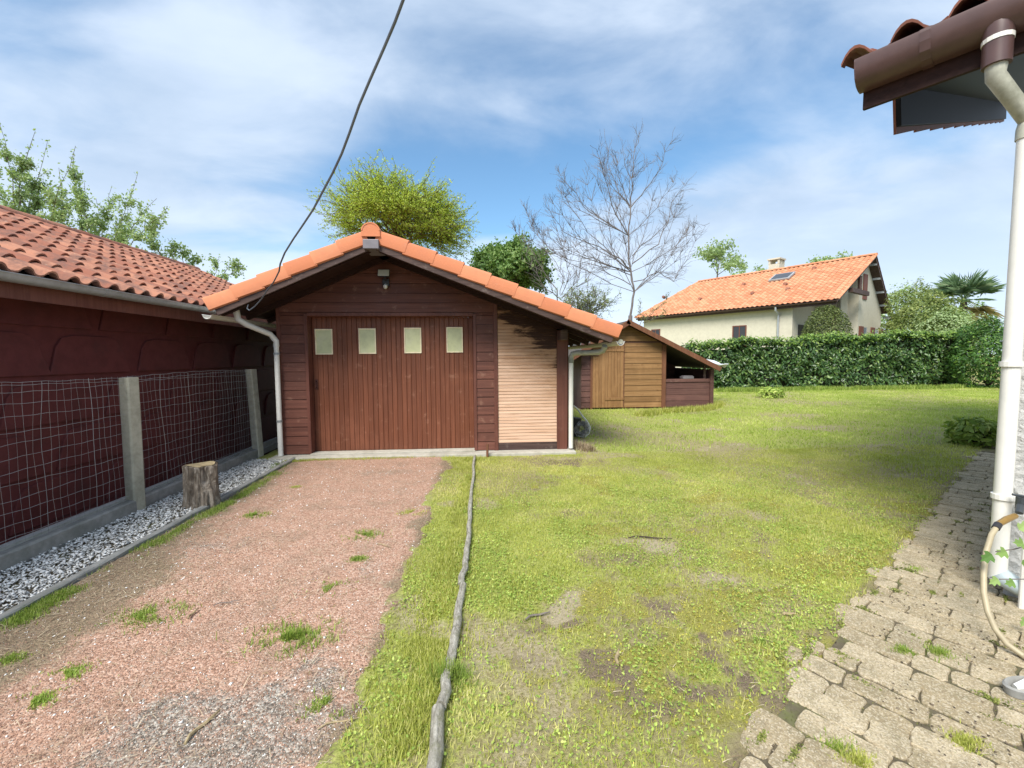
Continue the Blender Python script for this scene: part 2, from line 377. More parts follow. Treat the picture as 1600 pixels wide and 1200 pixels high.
def _ground():
    t = NT('lawn soil'); a = t.attr('green'); b = t.attr('moss'); s_ = t.attr('sand'); d = t.attr('soil')
    n = t.noise(3.2, 8, .65); f = t.noise(55, 6, .7); f2 = t.noise(160, 4, .7)
    base = t.mix(t.rng(f, .3, .7), (.22, .19, .09), (.38, .33, .18))
    green = t.mix(t.rng(f, .35, .68), (.22, .26, .06), (.42, .43, .13))
    moss = t.mix(t.rng(f2, .35, .65), (.19, .18, .045), (.36, .34, .10))
    sand = t.mix(t.rng(f2, .3, .7), (.46, .40, .27), (.30, .25, .16))
    soil = t.mix(t.rng(f2, .35, .7), (.13, .10, .07), (.28, .22, .15))
    jit = t.math('ADD', t.math('MULTIPLY', t.math('SUBTRACT', f, .5), 1.1), t.math('MULTIPLY', t.math('SUBTRACT', t.noise(14, 6, .7), .5), .9))
    w = lambda m: t.rng(t.math('ADD', m, jit), .28, .62)
    col = t.mix(w(a), base, green); col = t.mix(w(d), col, soil); col = t.mix(w(s_), col, sand); col = t.mix(w(b), col, moss)
    t.bump(t.math('ADD', f, f2), .7, .012)
    return t.out(col, .95, 0, .15)
M['ground'] = _ground()
def _drive():
    t = NT('pink gravel'); g = t.attr('grey'); s_ = t.attr('straw'); n = t.noise(4, 7, .6)
    v = t.voro(95, out='Color'); vd = t.voro(95); bw = t.n.new('ShaderNodeRGBToBW'); t.l.new(v, bw.inputs[0]); b = bw.outputs[0]
    f = t.noise(70, 5, .7)
    pink = t.ramp(b, [(0, (.21, .12, .08)), (.45, (.44, .265, .19)), (.8, (.52, .355, .27)), (1, (.58, .48, .41))])
    grey = t.ramp(b, [(0, (.09, .075, .065)), (.5, (.25, .215, .18)), (1, (.55, .52, .46))])
    straw = t.mix(t.rng(f, .3, .7), (.13, .095, .065), (.33, .26, .17))
    jit = t.math('ADD', t.math('MULTIPLY', t.math('SUBTRACT', f, .5), .9), t.math('MULTIPLY', t.math('SUBTRACT', t.noise(9, 7, .7), .5), 1.3))
    col = t.mix(t.rng(t.math('ADD', g, jit), .25, .7), pink, grey)
    col = t.mix(t.rng(t.math('ADD', s_, jit), .25, .7), col, straw)
    col = t.mix(t.math('MULTIPLY', t.rng(n, .45, .7), .5), col, (.27, .2, .145))
    t.bump(t.math('SUBTRACT', t.math('MULTIPLY', f, .5), vd), .8, .008)
    return t.out(col, .95, 0, .15)
M['drive'] = _drive()
def mat_rnd(name, stops, rough=.85, spec=.25, nz=0):
    t = NT(name); c = t.ramp(t.attr('rnd'), stops)
    if nz: c = t.mix(t.math('MULTIPLY', t.rng(t.noise(nz, 5), .4, .7), .4), c, sc(stops[0][1], .8))
    return t.out(c, rough, 0, spec)
M['pebble'] = mat_rnd('pink pebbles', [(0, (.21, .12, .08)), (.35, (.44, .26, .185)), (.75, (.53, .345, .26)), (.9, (.55, .45, .38)), (1, (.8, .76, .7))])
M['pebble_grey'] = mat_rnd('grey pebbles', [(0, (.1, .085, .07)), (.5, (.28, .24, .2)), (.85, (.5, .46, .4)), (1, (.8, .78, .72))])
M['white_gravel'] = mat_rnd('white chippings', [(0, (.25, .25, .24)), (.15, (.5, .5, .49)), (.4, (.78, .78, .76)), (1, (.88, .88, .86))])
M['grass'] = mat_leaf('grass', (.31, .35, .07), (.55, .57, .15), (.72, .66, .32), .6, .35)
M['grass_lush'] = mat_leaf('lush grass', (.16, .25, .04), (.34, .44, .09), (.5, .53, .18), .55, .3)
M['clover'] = mat_leaf('lawn weeds', (.20, .31, .055), (.42, .53, .11), (.56, .61, .19), .6, .25)
M['moss'] = mat_leaf('moss', (.25, .24, .04), (.47, .44, .08), (.60, .54, .13), .9, .1)
M['crumb'] = mat_rnd('soil crumb', [(0, (.05, .04, .03)), (.6, (.13, .1, .07)), (1, (.3, .25, .18))], .95)
M['clover2'] = mat_leaf('joint weed', (.12, .14, .04), (.28, .32, .08), (.42, .42, .14), .8, .15)
M['grass_mid'] = mat_leaf('fresh grass', (.26, .35, .06), (.48, .57, .13), (.66, .66, .28), .6, .35)
M['moss_dark'] = mat_leaf('joint moss', (.07, .075, .03), (.18, .19, .05), (.32, .28, .12), .9, .1)
M['dry'] = mat_rnd('dry straw', [(0, (.16, .1, .06)), (.5, (.36, .27, .17)), (1, (.62, .53, .38))], .9)
M['laurel'] = mat_leaf('laurel leaf', (.03, .075, .02), (.085, .17, .04), (.24, .34, .09), .36, .18, .5)
M['laurel_dark'] = mat_leaf('dark bush leaf', (.03, .08, .018), (.08, .19, .03), (.22, .36, .06), .45, .2, .4)
M['laurel_tip'] = mat_leaf('young laurel leaf', (.13, .24, .04), (.25, .38, .07), (.36, .46, .12), .4, .3, .5)
M['topiary'] = mat_leaf('box leaf', (.06, .09, .025), (.15, .19, .055), (.3, .33, .12), .5, .2)
M['lime'] = mat_leaf('spring willow leaf', (.30, .40, .05), (.50, .62, .10), (.62, .68, .2), .5, .4)
M['spring'] = mat_leaf('spring leaf', (.24, .34, .15), (.38, .49, .24), (.55, .63, .40), .5, .35)
M['dkgreen'] = mat_leaf('evergreen leaf', (.10, .20, .05), (.22, .34, .10), (.38, .5, .2), .45, .25)
M['olive'] = mat_leaf('olive shrub leaf', (.13, .18, .05), (.25, .31, .09), (.4, .44, .16), .5, .3)
M['palm'] = mat_leaf('palm frond', (.10, .18, .09), (.22, .33, .17), (.4, .48, .3), .5, .25)
M['palm_dry'] = mat_leaf('dry palm frond', (.25, .22, .09), (.42, .36, .16), (.5, .44, .2), .6, .2)
M['hedge_shade'] = mat_plain('painted inner shade', (.03, .035, .02), .95)  # near-black colour standing in for the shade inside the hedge
def _paver():
    t = NT('buff paving stone'); r = t.attr('rnd'); n = t.noise(9, 7, .7); f = t.noise(120, 5, .7)
    c = t.mix(t.rng(r, 0, 1), (.44, .355, .22), (.60, .50, .335)); c = t.mix(t.math('MULTIPLY', t.rng(n, .42, .68), .7), c, (.27, .23, .14)); c = t.mix(t.rng(t.noise(1.6, 6, .65), .52, .68, 0, .45), c, (.22, .2, .13))
    c = t.mix(t.rng(f, .5, .66, 0, .6), c, (.24, .21, .16)); c = t.mix(t.rng(t.noise(24, 6, .7), .55, .7, 0, .5), c, (.2, .19, .1)); v = t.voro(170, out='Color'); bw = t.n.new('ShaderNodeRGBToBW'); t.l.new(v, bw.inputs[0]); c = t.mix(t.rng(bw.outputs[0], .55, .8, 0, .55), c, (.68, .60, .46)); c = t.mix(t.rng(bw.outputs[0], .42, .25, 0, .45), c, (.27, .21, .13)); t.bump(t.math('ADD', f, bw.outputs[0]), 1.0, .008)
    return t.out(c, .9, 0, .2)
M['paver'] = _paver()
M['joint'] = mat_plain('joint soil', (.13, .11, .075), .95, 0, .15, .6, (.15, .18, .05), .9, 30)
def _stump():
    t = NT('stump bark'); n = t.noise(1, 7, .7, t.mapped((18, 18, 5)), 1.2); v = t.voro(11, t.mapped((1, 1, .5)))
    c = t.ramp(n, [(.3, (.07, .055, .045)), (.5, (.2, .165, .13)), (.7, (.46, .41, .35))]); t.bump(t.math('ADD', n, v), 1.0, .03)
    return t.out(c, .95, 0, .15)
M['stump'] = _stump()
def _cut():
    t = NT('sawn wood'); n = t.noise(14, 6, .7); v = t.noise(3, 3); return t.out(t.mix(t.rng(n, .35, .7), (.38, .3, .17), (.2, .15, .08)), .9)
M['cut'] = _cut()

# ============================================================ GROUND
Z = Vector((0, 0, 1)); X = Vector((1, 0, 0)); Y = Vector((0, 1, 0))
A_ = Vector((-.56, .829, 0)).normalized(); B_ = Vector((A_.y, -A_.x, 0))       # the grid of the house on the right and its paving
_p0 = G(1130, 1200)
def path_d(x, y):                       # signed distance to the right of the lawn edge of the paving
    return (x - _p0.x) * (-A_.x) + (y - _p0.y) * (-A_.y)
DW0, DW1 = -2.72, -.46
def edge_r(y): return -.47 + .16 * (vnoise(y * 1.7 + 3, y * 0 + 1.5) - .5) * 2 + .10 * (vnoise(y * 6.1, y * 0 + 4.5) - .5) + .016 * (y - 2)
def gz(x, y):
    h = .030 * (fbm(x * .9 + 40, y * .9 + 40, 3) - .5) + .018 * (fbm(x * 7, y * 7, 3) - .5)
    ind = sstep(-3.4, -3.3, x) * (1 - sstep(-.75, -.6, x)) * (1 - sstep(6.3, 6.5, y))
    h = h * (1 - ind) - .035 * ind - .4 * (1 - sstep(-3.56, -3.48, x)) * (1 - sstep(12, 14, y)) * sstep(-12, -10.5, x)
    pv = sstep(-.02, .06, path_d(x, y)) * (y < 30)
    return h * (1 - pv) - .03 * pv
PATCH = {   # photo pixel, radius x, radius y (m), strength
 'sand': [(1035, 850, .24, .2, .75), (900, 940, .2, .10, .9), (870, 955, .12, .12, .7), (1110, 905, .22, .12, .6), (1060, 880, .1, .2, .6), (1180, 930, .2, .1, .4), (985, 845, .25, .08, .5), (1020, 780, .3, .1, .3), (1420, 742, .5, .08, .6), (1280, 720, .6, .08, .4), (1350, 628, 1.5, .25, .45), (1410, 622, 1.5, .25, .5), (1140, 655, .35, .2, .6), (1110, 672, .6, .15, .55), (1000, 735, .5, .3, .35), (1470, 640, 1.4, .2, .4)],
 'soil': [(880, 722, .55, .28, 1.0), (830, 718, .4, .2, .8), (930, 722, .35, .2, .7), (1060, 1090, .35, .15, 1.0), (1130, 1080, .3, .1, .8), (980, 965, .25, .06, .8), (975, 990, .2, .06, .7), (1150, 980, .3, .12, .7), (1250, 930, .2, .1, .5), (1080, 1000, .5, .08, .5), (1300, 960, .15, .1, .7), (950, 1175, .2, .05, .6), (730, 990, .05, .5, .7), (1180, 990, .3, .1, .6), (1010, 652, .5, .15, .5)],
 'moss': [(1010, 1010, .35, .08, 1.0), (905, 990, .3, .06, .7), (1180, 935, .4, .1, .9), (1310, 880, .5, .25, .9), (1080, 960, .1, .2, .8), (1240, 900, .2, .1, .8), (1040, 1130, .12, .06, .8), (1100, 1180, .1, .05, .9), (1020, 1060, .05, .06, .8), (1180, 1010, .2, .08, .6), (1360, 860, .4, .15, .7), (940, 750, .5, .3, .3)],
}
def mask(kind, x, y):
    m = 0 * x; wx = x + .34 * (fbm(x * 7, y * 7, 4) - .5); wy = y + .34 * (fbm(x * 7 + 50, y * 7, 4) - .5)
    for px, py, rx, ry, s in PATCH[kind]:
        g = G(px, py); d = np.sqrt(((wx - g.x) / rx) ** 2 + ((wy - g.y) / ry) ** 2); m = np.maximum(m, s * (1 - sstep(.2, 1.35, d)))
    return m
def lawn_masks(x, y):
    sand = mask('sand', x, y); soil = mask('soil', x, y); moss = mask('moss', x, y)
    near = 1 - sstep(3.5, 6.5, np.sqrt((x - 1) ** 2 + (y - 1) ** 2))
    f = fbm(x * 2.3 + 11, y * 2.3 + 3, 4)
    soil = np.maximum(soil * .62, near * sstep(.58, .74, f) * .45 * sstep(.2, .6, x))
    moss = np.maximum(moss, near * sstep(.60, .70, fbm(x * 3.1 + 70, y * 3.1 + 30, 4)) * .8 * sstep(.2, .6, x))
    sand = np.maximum(sand, sstep(.66, .76, fbm(x * 1.1 + 5, y * 1.6 + 35, 4)) * .45)
    gc_ = G(1060, 1010); bd_ = 1 - sstep(.45, 1.35, np.sqrt(((x - gc_.x) / 1.05) ** 2 + ((y - gc_.y) / .55) ** 2))
    soil = np.maximum(soil, bd_ * .7 * sstep(.46, .62, fbm(x * 5, y * 6.5, 4))); moss = np.maximum(moss, bd_ * .75 * sstep(.53, .68, fbm(x * 4.3 + 80, y * 5 + 3, 4)))
    soil = np.maximum(soil, sstep(-.10, -.02, path_d(x, y)) * .45)
    green = np.clip(.25 + 1.1 * (fbm(x * .8 + 9, y * .8 + 2, 4) - .25), 0, 1) * (1 - .8 * sand) * (1 - .8 * soil)
    return green, moss, sand, soil
def nu(a, b, lo, hi, st, gr=1.22):
    v = list(np.arange(a, b, st)); s = st
    while v[-1] < hi: s *= gr; v.append(v[-1] + s)
    s = st
    while v[0] > lo: s *= gr; v.insert(0, v[0] - s)
    return np.array(v)
def sheet(name, xs, ys, zf, mat, cols=None, cut=None):
    gx, gy = np.meshgrid(xs, ys); x = gx.ravel(); y = gy.ravel(); z = zf(x, y)
    nx, ny = len(xs), len(ys); i = (np.arange(ny - 1)[:, None] * nx + np.arange(nx - 1)[None]).ravel()
    F = np.stack([i, i + 1, i + 1 + nx, i + nx], 1)
    if cut is not None:
        c = cut(x[F].mean(1), y[F].mean(1)); F = F[c]
    V = np.stack([x, y, z], 1)
    o = fast(name, V, F, np.zeros(len(F)), mat, col=cols(x, y) if cols else None)
    o.data.polygons.foreach_set('use_smooth', [True] * len(F))
    return tag(o, kind='structure')
def lawn_cols(x, y):
    g, m, s, d = lawn_masks(x, y); return {'green': g, 'moss': m, 'sand': s, 'soil': d}
sheet('ground', nu(-.9, 5.2, -500, 500, .045), nu(1.2, 7.6, -500, 700, .045), lambda x, y: gz(x, y), M['ground'], lawn_cols)
def dz(x, y): return .006 - .04 * sstep(-.10, .04, x - edge_r(y) - .04 * (fbm(x * 9, y * 9, 3) - .5) * 2) + .02 * (fbm(x * 1.3, y * 1.3, 3) - .5) + .010 * (fbm(x * 9, y * 9, 2) - .5)
GREY = [(360, 1130, .55, .28, .62), (300, 1190, .5, .2, .62), (470, 1070, .3, .18, .5), (520, 1150, .25, .2, .55), (330, 860, .4, .25, .35), (560, 890, .15, .2, .3), (250, 830, .3, .2, .4), (600, 740, .5, .2, .3)]
def dmask(x, y):
    g = 0 * x; wx = x + .25 * (fbm(x * 4, y * 4, 3) - .5); wy = y + .25 * (fbm(x * 4 + 50, y * 4, 3) - .5)
    for px, py, rx, ry, s in GREY:
        q = G(px, py); d = np.sqrt(((wx - q.x) / rx) ** 2 + ((wy - q.y) / ry) ** 2); g = np.maximum(g, s * (1 - sstep(.5, 1.3, d)))
    st = 1 - sstep(-2.45, -1.75, x + .5 * (fbm(x * 2, y * 2, 3) - .5) + .14 * np.clip(y - 2.2, 0, 3))
    st = np.maximum(st * .9, .8 * sstep(-.75, -.45, x + .3 * (fbm(x * 5, y * 5, 3) - .5)))
    return g, st
def dcols(x, y):
    g, s = dmask(x, y); return {'grey': g, 'straw': s}
sheet('driveway', np.arange(DW0, -.05, .04), np.arange(-1.5, 6.46, .04), dz, M['drive'], dcols, lambda x, y: x < edge_r(y) + .12)
tag(MB().box(-3.42, -2.80, -1.5, 6.6, -.04, -.006).build('gravel_bed', M['joint']), kind='structure')

# paving: irregular worn setts laid in courses along A_, in one sheet of separate stones
JOINTS = []
def paving():
    mb = MB(); rr = random.Random(3); course = .135
    for j in range(-8, 60):
        b0 = j * course; a = -2.9 + rr.uniform(0, .2); off = .012 * math.sin(j * 2.1)
        while a < .03:
            w = rr.choice([.13, .15, .22, .26, .29]); a1 = a + w
            lim = .0 + .04 * math.sin(j * 1.3) + rr.uniform(-.05, .05); 
            if a1 > lim - .06: a1 = max(lim, a + .07)
            w = a1 - a
            if a > lim - .03: break
            g = .001 + rr.random() * .003; hw, hh = w / 2 - g, course / 2 - g; k1 = rr.uniform(.012, .03)
            c = _p0 + A_ * ((a + a1) / 2) + B_ * (b0 + course / 2 + off)
            JOINTS.append((c.x + A_.x * w / 2 + B_.x * course / 2 * rr.choice((-1, 1)), c.y + A_.y * w / 2 + B_.y * course / 2 * rr.choice((-1, 1))))
            nn = max(2, int(w / .035)); pts = []
            for q_ in range(nn + 1): pts.append((-hw + k1 + (2 * hw - 2 * k1) * q_ / nn, -hh))
            pts += [(hw - k1 * .3, -hh + k1 * .3), (hw, -hh + k1), (hw, 0), (hw, hh - k1), (hw - k1 * .3, hh - k1 * .3)]
            for q_ in range(nn + 1): pts.append((hw - k1 - (2 * hw - 2 * k1) * q_ / nn, hh))
            pts += [(-hw + k1 * .3, hh - k1 * .3), (-hw, hh - k1), (-hw, 0), (-hw, -hh + k1), (-hw + k1 * .3, -hh + k1 * .3)]
            dx = rr.uniform(-.003, .003); ro = rr.uniform(-.03, .03); tz = rr.uniform(-.003, .003); tx = rr.uniform(-.015, .015); ty = rr.uniform(-.02, .02)
            top = []; bot = []; ins = []; ph = rr.uniform(0, 9)
            for (u, v) in pts:
                u += .004 * math.sin(v * 60 + ph) + rr.uniform(-.002, .002); v += .0045 * math.sin(u * 38 + ph) + rr.uniform(-.0022, .0022)
                u2 = u * math.cos(ro) - v * math.sin(ro) + dx; v2 = u * math.sin(ro) + v * math.cos(ro)
                q = c + A_ * u2 + B_ * v2; zt = .004 + tz + tx * u + ty * v; qi = c + A_ * u2 * .97 + B_ * v2 * .93
                top.append((qi.x, qi.y, zt)); ins.append((q.x, q.y, zt - .006)); bot.append((q.x, q.y, -.04))
            m = len(pts); F = [tuple(range(m))]
            F += [(k, m + k, m + (k + 1) % m, (k + 1) % m) for k in range(m)] + [(m + k, 2 * m + k, 2 * m + (k + 1) % m, m + (k + 1) % m) for k in range(m)]
            mb.add(top + ins + bot, F, rr.random())
            a = a1
    return mb
o = paving().build('paving', M['paver']); tag(o, kind='structure')
pb = MB(); q = [_p0 + A_ * -3.2 + B_ * -1.6, _p0 + A_ * -.03 + B_ * -1.6, _p0 + A_ * -.03 + B_ * 8.2, _p0 + A_ * -3.2 + B_ * 8.2]
pb.prism([(p.x, p.y, -.030) for p in q][::-1], (0, 0, .024)); tag(pb.build('paving_bed', M['joint']), kind='structure')

# ============================================================ tiles
def tile_roof(mb, O, U, V, N, L, rows, rh, cw, amp, step, sub=7, frac=.62, urange=None, jit=.004, stag=0):
    nc = int(round(L / cw))
    for i in range(rows):
        r0, r1 = 0, nc
        if urange:
            a, b = urange((i + .5) / rows); r0 = int(max(0, math.floor(a / cw))); r1 = int(min(nc, math.ceil(b / cw)))
        for c in range(r0, r1):
            r = random.random(); jz = random.uniform(-jit, jit); jv = random.uniform(-jit, jit) * 1.5
            lo = []; hi = []; bt = []
            for k in range(sub + 1):
                t = k / sub; h = amp * math.sin(math.pi * min(1, t / frac)) ** .8 if t < frac else -amp * .25 * math.sin(math.pi * (t - frac) / (1 - frac))
                u = (c + t + (.5 * (i % 2) if stag else 0)) * cw
                lo.append(O + U * u + V * (i * rh - .03 + jv) + N * (h + step + jz)); hi.append(O + U * u + V * ((i + 1) * rh) + N * (h * .92 + jz * .5))
                bt.append(O + U * u + V * (i * rh - .03 + jv) + N * (h + step + jz - .018))
            n = sub + 1
            bi = [O + U * ((c + k / sub + (.5 * (i % 2) if stag else 0)) * cw) + V * (i * rh + .05) + N * ((p - O).dot(N) - .004) for k, p in enumerate(bt)]
            mb.add(lo + hi + bt + bi, [(k, k + 1, n + k + 1, n + k) for k in range(sub)] + [(2 * n + k, 2 * n + k + 1, k + 1, k) for k in range(sub)] + [(3 * n + k, 3 * n + k + 1, 2 * n + k + 1, 2 * n + k) for k in range(sub)], r)
    return mb
def ridge(mb, a, b, r, n, up=Z, ov=.02):
    a = Vector(a); b = Vector(b); d = (b - a); L = d.length / n; d.normalize(); s = d.cross(up).normalized()
    for i in range(n):
        rr = random.random(); ra, rb = r * 1.06, r * .94; A = a + d * (i * L - .02); B = a + d * ((i + 1) * L)
        vs = []
        for P_, q in ((A, ra), (B, rb), (A, ra - .018), (B, rb - .018)):
            for k in range(9):
                t = math.pi * k / 8; vs.append(P_ + s * (math.cos(t) * q) + up * (math.sin(t) * q * .85))
        f = [(k, k + 1, 10 + k, 9 + k) for k in range(8)] + [(18 + k, 18 + k + 1, k + 1, k) for k in range(8)]
        mb.add(vs, f, rr)
    return mb
def gutter(mb, a, b, r, n=9, up=Z, deep=1.0, lip=.008):
    a = Vector(a); b = Vector(b); d = (b - a).normalized(); s = d.cross(up).normalized(); prof = []
    for k in range(n + 1):
        t = math.pi + math.pi * k / n; prof.append((math.cos(t) * r, math.sin(t) * r * deep))
    inner = [(x * .93, y * .93) for x, y in prof]; prof = [(-r - lip, .0), (-r - lip, lip), (-r, lip)][:2] + prof + [(r + lip, 0), (r + lip, lip)]
    full = prof + inner[::-1]
    return mb.prism([a + s * x + up * y for x, y in full], b - a)

# ============================================================ NEIGHBOUR'S DARK RED BUILDING (left)
NB = thing('neighbour_outbuilding', (-4.2, 6, 0), 'long dark red panelled outbuilding with weathered tile roof behind the wire fence', 'outbuilding')
ex, ez = -3.86, 2.17; d_ = 3.35; sl = .45; rx_, rz_ = ex - d_, ez + sl * d_
Y0, Y1 = -1.5, 11.6
w = MB(); w.box(-6.9, -4.2, Y0 + .3, Y1 - .3, -.6, 2.3)
w.prism([(-10.2, Y0 + .3, -.3), (-6.9, Y0 + .3, -.3), (-6.9, Y0 + .3, 2.3), (-10.2, Y0 + .3, 2.3)], (0, Y1 - Y0 - .6, 0))
for yy in (Y0 + .3, Y1 - .5): w.prism([(-4.2, yy, 2.302), (-10.2, yy, 2.302), (rx_, yy, rz_ - .16)], (0, .2, 0))
w.build('wall', M['red_panel'], NB)
pm = MB(); rr = random.Random(2)                       # raised trapezoid relief of the wall panels
for row in range(5):
    for c in range(-1, 12):
        y0 = Y0 + .5 + c * 1.02 + (.51 if row % 2 else 0) + rr.uniform(-.05, .05); z0 = -.06 + row * .47; h = .40; wd = .78
        pl = [(y0 - .1, z0), (y0 + wd + .08, z0), (y0 + wd - .03, z0 + h * .75), (y0 + wd - .10, z0 + h * .95), (y0 + wd - .2, z0 + h), (y0 + .18, z0 + h), (y0 + .05, z0 + h * .93), (y0 - .02, z0 + h * .7)]
        if pl[1][0] > Y1 - .4 or pl[0][0] < Y0 + .35: continue
        if z0 + h > 2.28: continue
        pm.prism([(-4.201, a, b) for a, b in pl], (.024, 0, 0))
pm.build('wall_relief', M['red_panel'], NB, bev=.006)
MB().box(-4.2, -4.10, Y0 + .3, Y1 - .3, -.3, -.19).box(-4.2, -4.12, Y0 + .3, Y1 - .3, -.19, -.11).build('plinth', M['white_strip'], NB)
vs = Vector((-1, 0, sl)).normalized(); ns = Vector((sl, 0, 1)).normalized(); LL = math.hypot(d_, d_ * sl)
r1 = MB(); tile_roof(r1, Vector((ex + .06, Y1, ez + .05)), -Y, vs, ns, Y1 - Y0, 10, LL / 10, .212, .048, .026, 8, .62)
vs2 = Vector((1, 0, sl)).normalized(); ns2 = Vector((-sl, 0, 1)).normalized()
tile_roof(r1, Vector((rx_ - d_, Y0, ez + .05)), Y, vs2, ns2, Y1 - Y0, 10, LL / 10, .212, .048, .026, 4, .62)
r1.build('roof_tiles', M['tile_old'], NB)
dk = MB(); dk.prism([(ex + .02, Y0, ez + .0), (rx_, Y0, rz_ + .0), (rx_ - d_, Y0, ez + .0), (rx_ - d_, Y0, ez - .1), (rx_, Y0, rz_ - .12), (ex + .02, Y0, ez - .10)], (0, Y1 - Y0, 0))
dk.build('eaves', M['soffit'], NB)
rm = MB(); ridge(rm, (rx_, Y1, rz_ + .05), (rx_, Y0, rz_ + .05), .12, 30); rm.build('ridge_tiles', M['tile_old'], NB)
mo = MB()
for s_ in (-1, 1): mo.tube([(rx_ + s_ * .115, Y0 + k * .3, rz_ + .035 + random.uniform(-.012, .012)) for k in range(int((Y1 - Y0) / .3) + 1)], .03, 6, jit=.3)
mo.build('ridge_mortar', M['mortar'], NB)
MB().box(ex + .022, ex + .045, Y0, Y1, ez - .17, ez + .03).build('fascia', M['trim'], NB)
gb = MB(); gutter(gb, (ex + .11, 6.4, ez + .02), (ex + .11, Y0, ez + .0), .062); gg = gb.build('gutter', M['zinc'], NB, smooth=True)
for yy in (3.62, 4.62, 2.6, 1.6):
    jb = MB(); gutter(jb, (ex + .11, yy, ez + .018), (ex + .11, yy - .05, ez + .018), .066); jb.build('gutter_bracket', M['zinc'], gg)

# ============================================================ WIRE FENCE
FX = -3.45
F_ = thing('wire_mesh_fence', (FX, 4, 0), 'wire mesh fence with two concrete posts on a low base beside the red wall', 'fence')
def fence_post(pb, pt, w_=.058, Yp=None):
    g = G(*pb); t = P(pt[0], pt[1], g.y + .02); m = MB(); b = Vector((g.x, g.y, -.2)); top = Vector((t.x, t.y, t.z))
    d = (top - Vector((g.x, g.y, 0))); b = Vector((g.x, g.y, 0)) - d * .15; c = w_; k = .012
    pr = [(-c + k, -c), (c - k, -c), (c, -c + k), (c, c - k), (c - k, c), (-c + k, c), (-c, c - k), (-c, -c + k)]
    a = R(-14); pr = [(x * math.cos(a) - y * math.sin(a), x * math.sin(a) + y * math.cos(a)) for x, y in pr]
    m.prism([b + Vector((x, y, 0)) for x, y in pr], top - b); return m.build('post', M['concrete'], F_, bev=.004), g
fp1, g1 = fence_post((213, 798), (201, 590)); fp2, g2 = fence_post((404, 712), (392, 577))
bs = MB()
def kerb_run(y0, y1, x0, x1, z1):
    n = max(2, int((y1 - y0) / .12)); vs = []
    for k in range(n + 1):
        t = k / n; y = y0 + (y1 - y0) * t; x = x0 + (x1 - x0) * t
        j = lambda s=.004: random.uniform(-s, s)
        vs += [(x + .055 + j(), y, -.5), (x + .052 + j(), y, z1 - .012 + j()), (x + .036 + j(), y, z1 + j()), (x - .03 + j(), y, z1 + j()), (x - .045, y, z1 - .015), (x - .045, y, -.5)]
    fs = [(i * 6 + k, (i + 1) * 6 + k, (i + 1) * 6 + k + 1, i * 6 + k + 1) for i in range(n) for k in range(5)] + [(5, 4, 3, 2, 1, 0), tuple(n * 6 + k for k in range(6))]
    bs.add(vs, fs)
kerb_run(-1.5, g1.y - .03, FX - .01, FX + .02, .125); kerb_run(g1.y + .02, g2.y - .03, FX - .01, FX - .02, .118); kerb_run(g2.y + .02, 6.9, FX - .05, FX - .05, .13)
bs.build('concrete_base', M['concrete_dark'], F_)
wm = MB(); rr = random.Random(4)
def fx(y, z): return FX + .012 + .018 * math.sin(y * 3.1 + z * 2) * (z / 1.3) + .006 * math.sin(y * 9 + z * 5)
zs = [1.335, 1.305, 1.27] + [1.17 - .0985 * k for k in range(11)]
for z in zs:
    ph = rr.uniform(0, 6)
    wm.tube([(fx(y, z), y, z + .012 * math.sin(y * 2.3 + ph) + .004 * math.sin(y * 21 + ph)) for y in np.arange(.2, g2.y, .09)], .0015, 3, False)
yy = .2; k = 0
while yy < g2.y:
    ph = rr.uniform(0, 6); k += 1
    wm.tube([(fx(yy, z), yy + .008 * math.sin(z * 8 + ph), z) for z in [1.335, 1.27, 1.17, 1.0, .8, .6, .4, .2, .13]],  .0008 if k % 7 else .0019, 3, False); yy += .0615
wm.build('wire_mesh', M['wire'], F_)
# gravel strip kerb
kb = MB()
n = 60; vs = []
for i in range(n + 1):
    y = -1.5 + 8.0 * i / n; j = lambda: random.uniform(-.004, .004)
    vs += [(-2.735 + j(), y, -.08), (-2.737 + j(), y, .03 + j()), (-2.745 + j(), y, .038 + j()), (-2.79 + j(), y, .038 + j()), (-2.80 + j(), y, .03 + j()), (-2.80, y, -.08)]
kb.add(vs, [(i * 6 + k, (i + 1) * 6 + k, (i + 1) * 6 + k + 1, i * 6 + k + 1) for i in range(n) for k in range(5)] + [(5, 4, 3, 2, 1, 0), tuple(n * 6 + k for k in range(6))])
tag(kb.build('garden_kerb', M['concrete_dark'], org=(-2.77, 3, 0)), 'thin concrete edging strip between the white chippings and the pink driveway', 'kerb')

# ============================================================ GARAGE
WY, VY = 6.65, 5.85
def pw(px, py): p = P(px, py, WY); return p.x, p.z
GA = thing('timber_garage', (-.8, 6.65, 0), 'brown timber garage with orange tile edge, boarded door and one bare wood panel', 'garage')
TA, TR, TL = P(580, 356, VY), P(969, 511, VY), P(322, 467, VY)
BY = 11.7
xl, _ = pw(439, 600); xr = pw(886, 600)[0]
def rz(x):                                          # top of the roof above x
    return TA.z + (TR.z - TA.z) * (x - TA.x) / (TR.x - TA.x) if x > TA.x else TA.z + (TL.z - TA.z) * (x - TA.x) / (TL.x - TA.x)
RT = .20                                            # from the tile top down to the soffit
MB().box(xl - .12, xr + .1, 6.42, BY - .1, -.15, .035).build('slab', M['concrete_pale'], GA, bev=.01)
dx0, dzt = pw(479, 494); dx1 = pw(740, 494)[0]
cx1 = pw(772, 600)[0]; cx2 = pw(778, 600)[0]; pxr = pw(870, 600)[0]
zb = .04
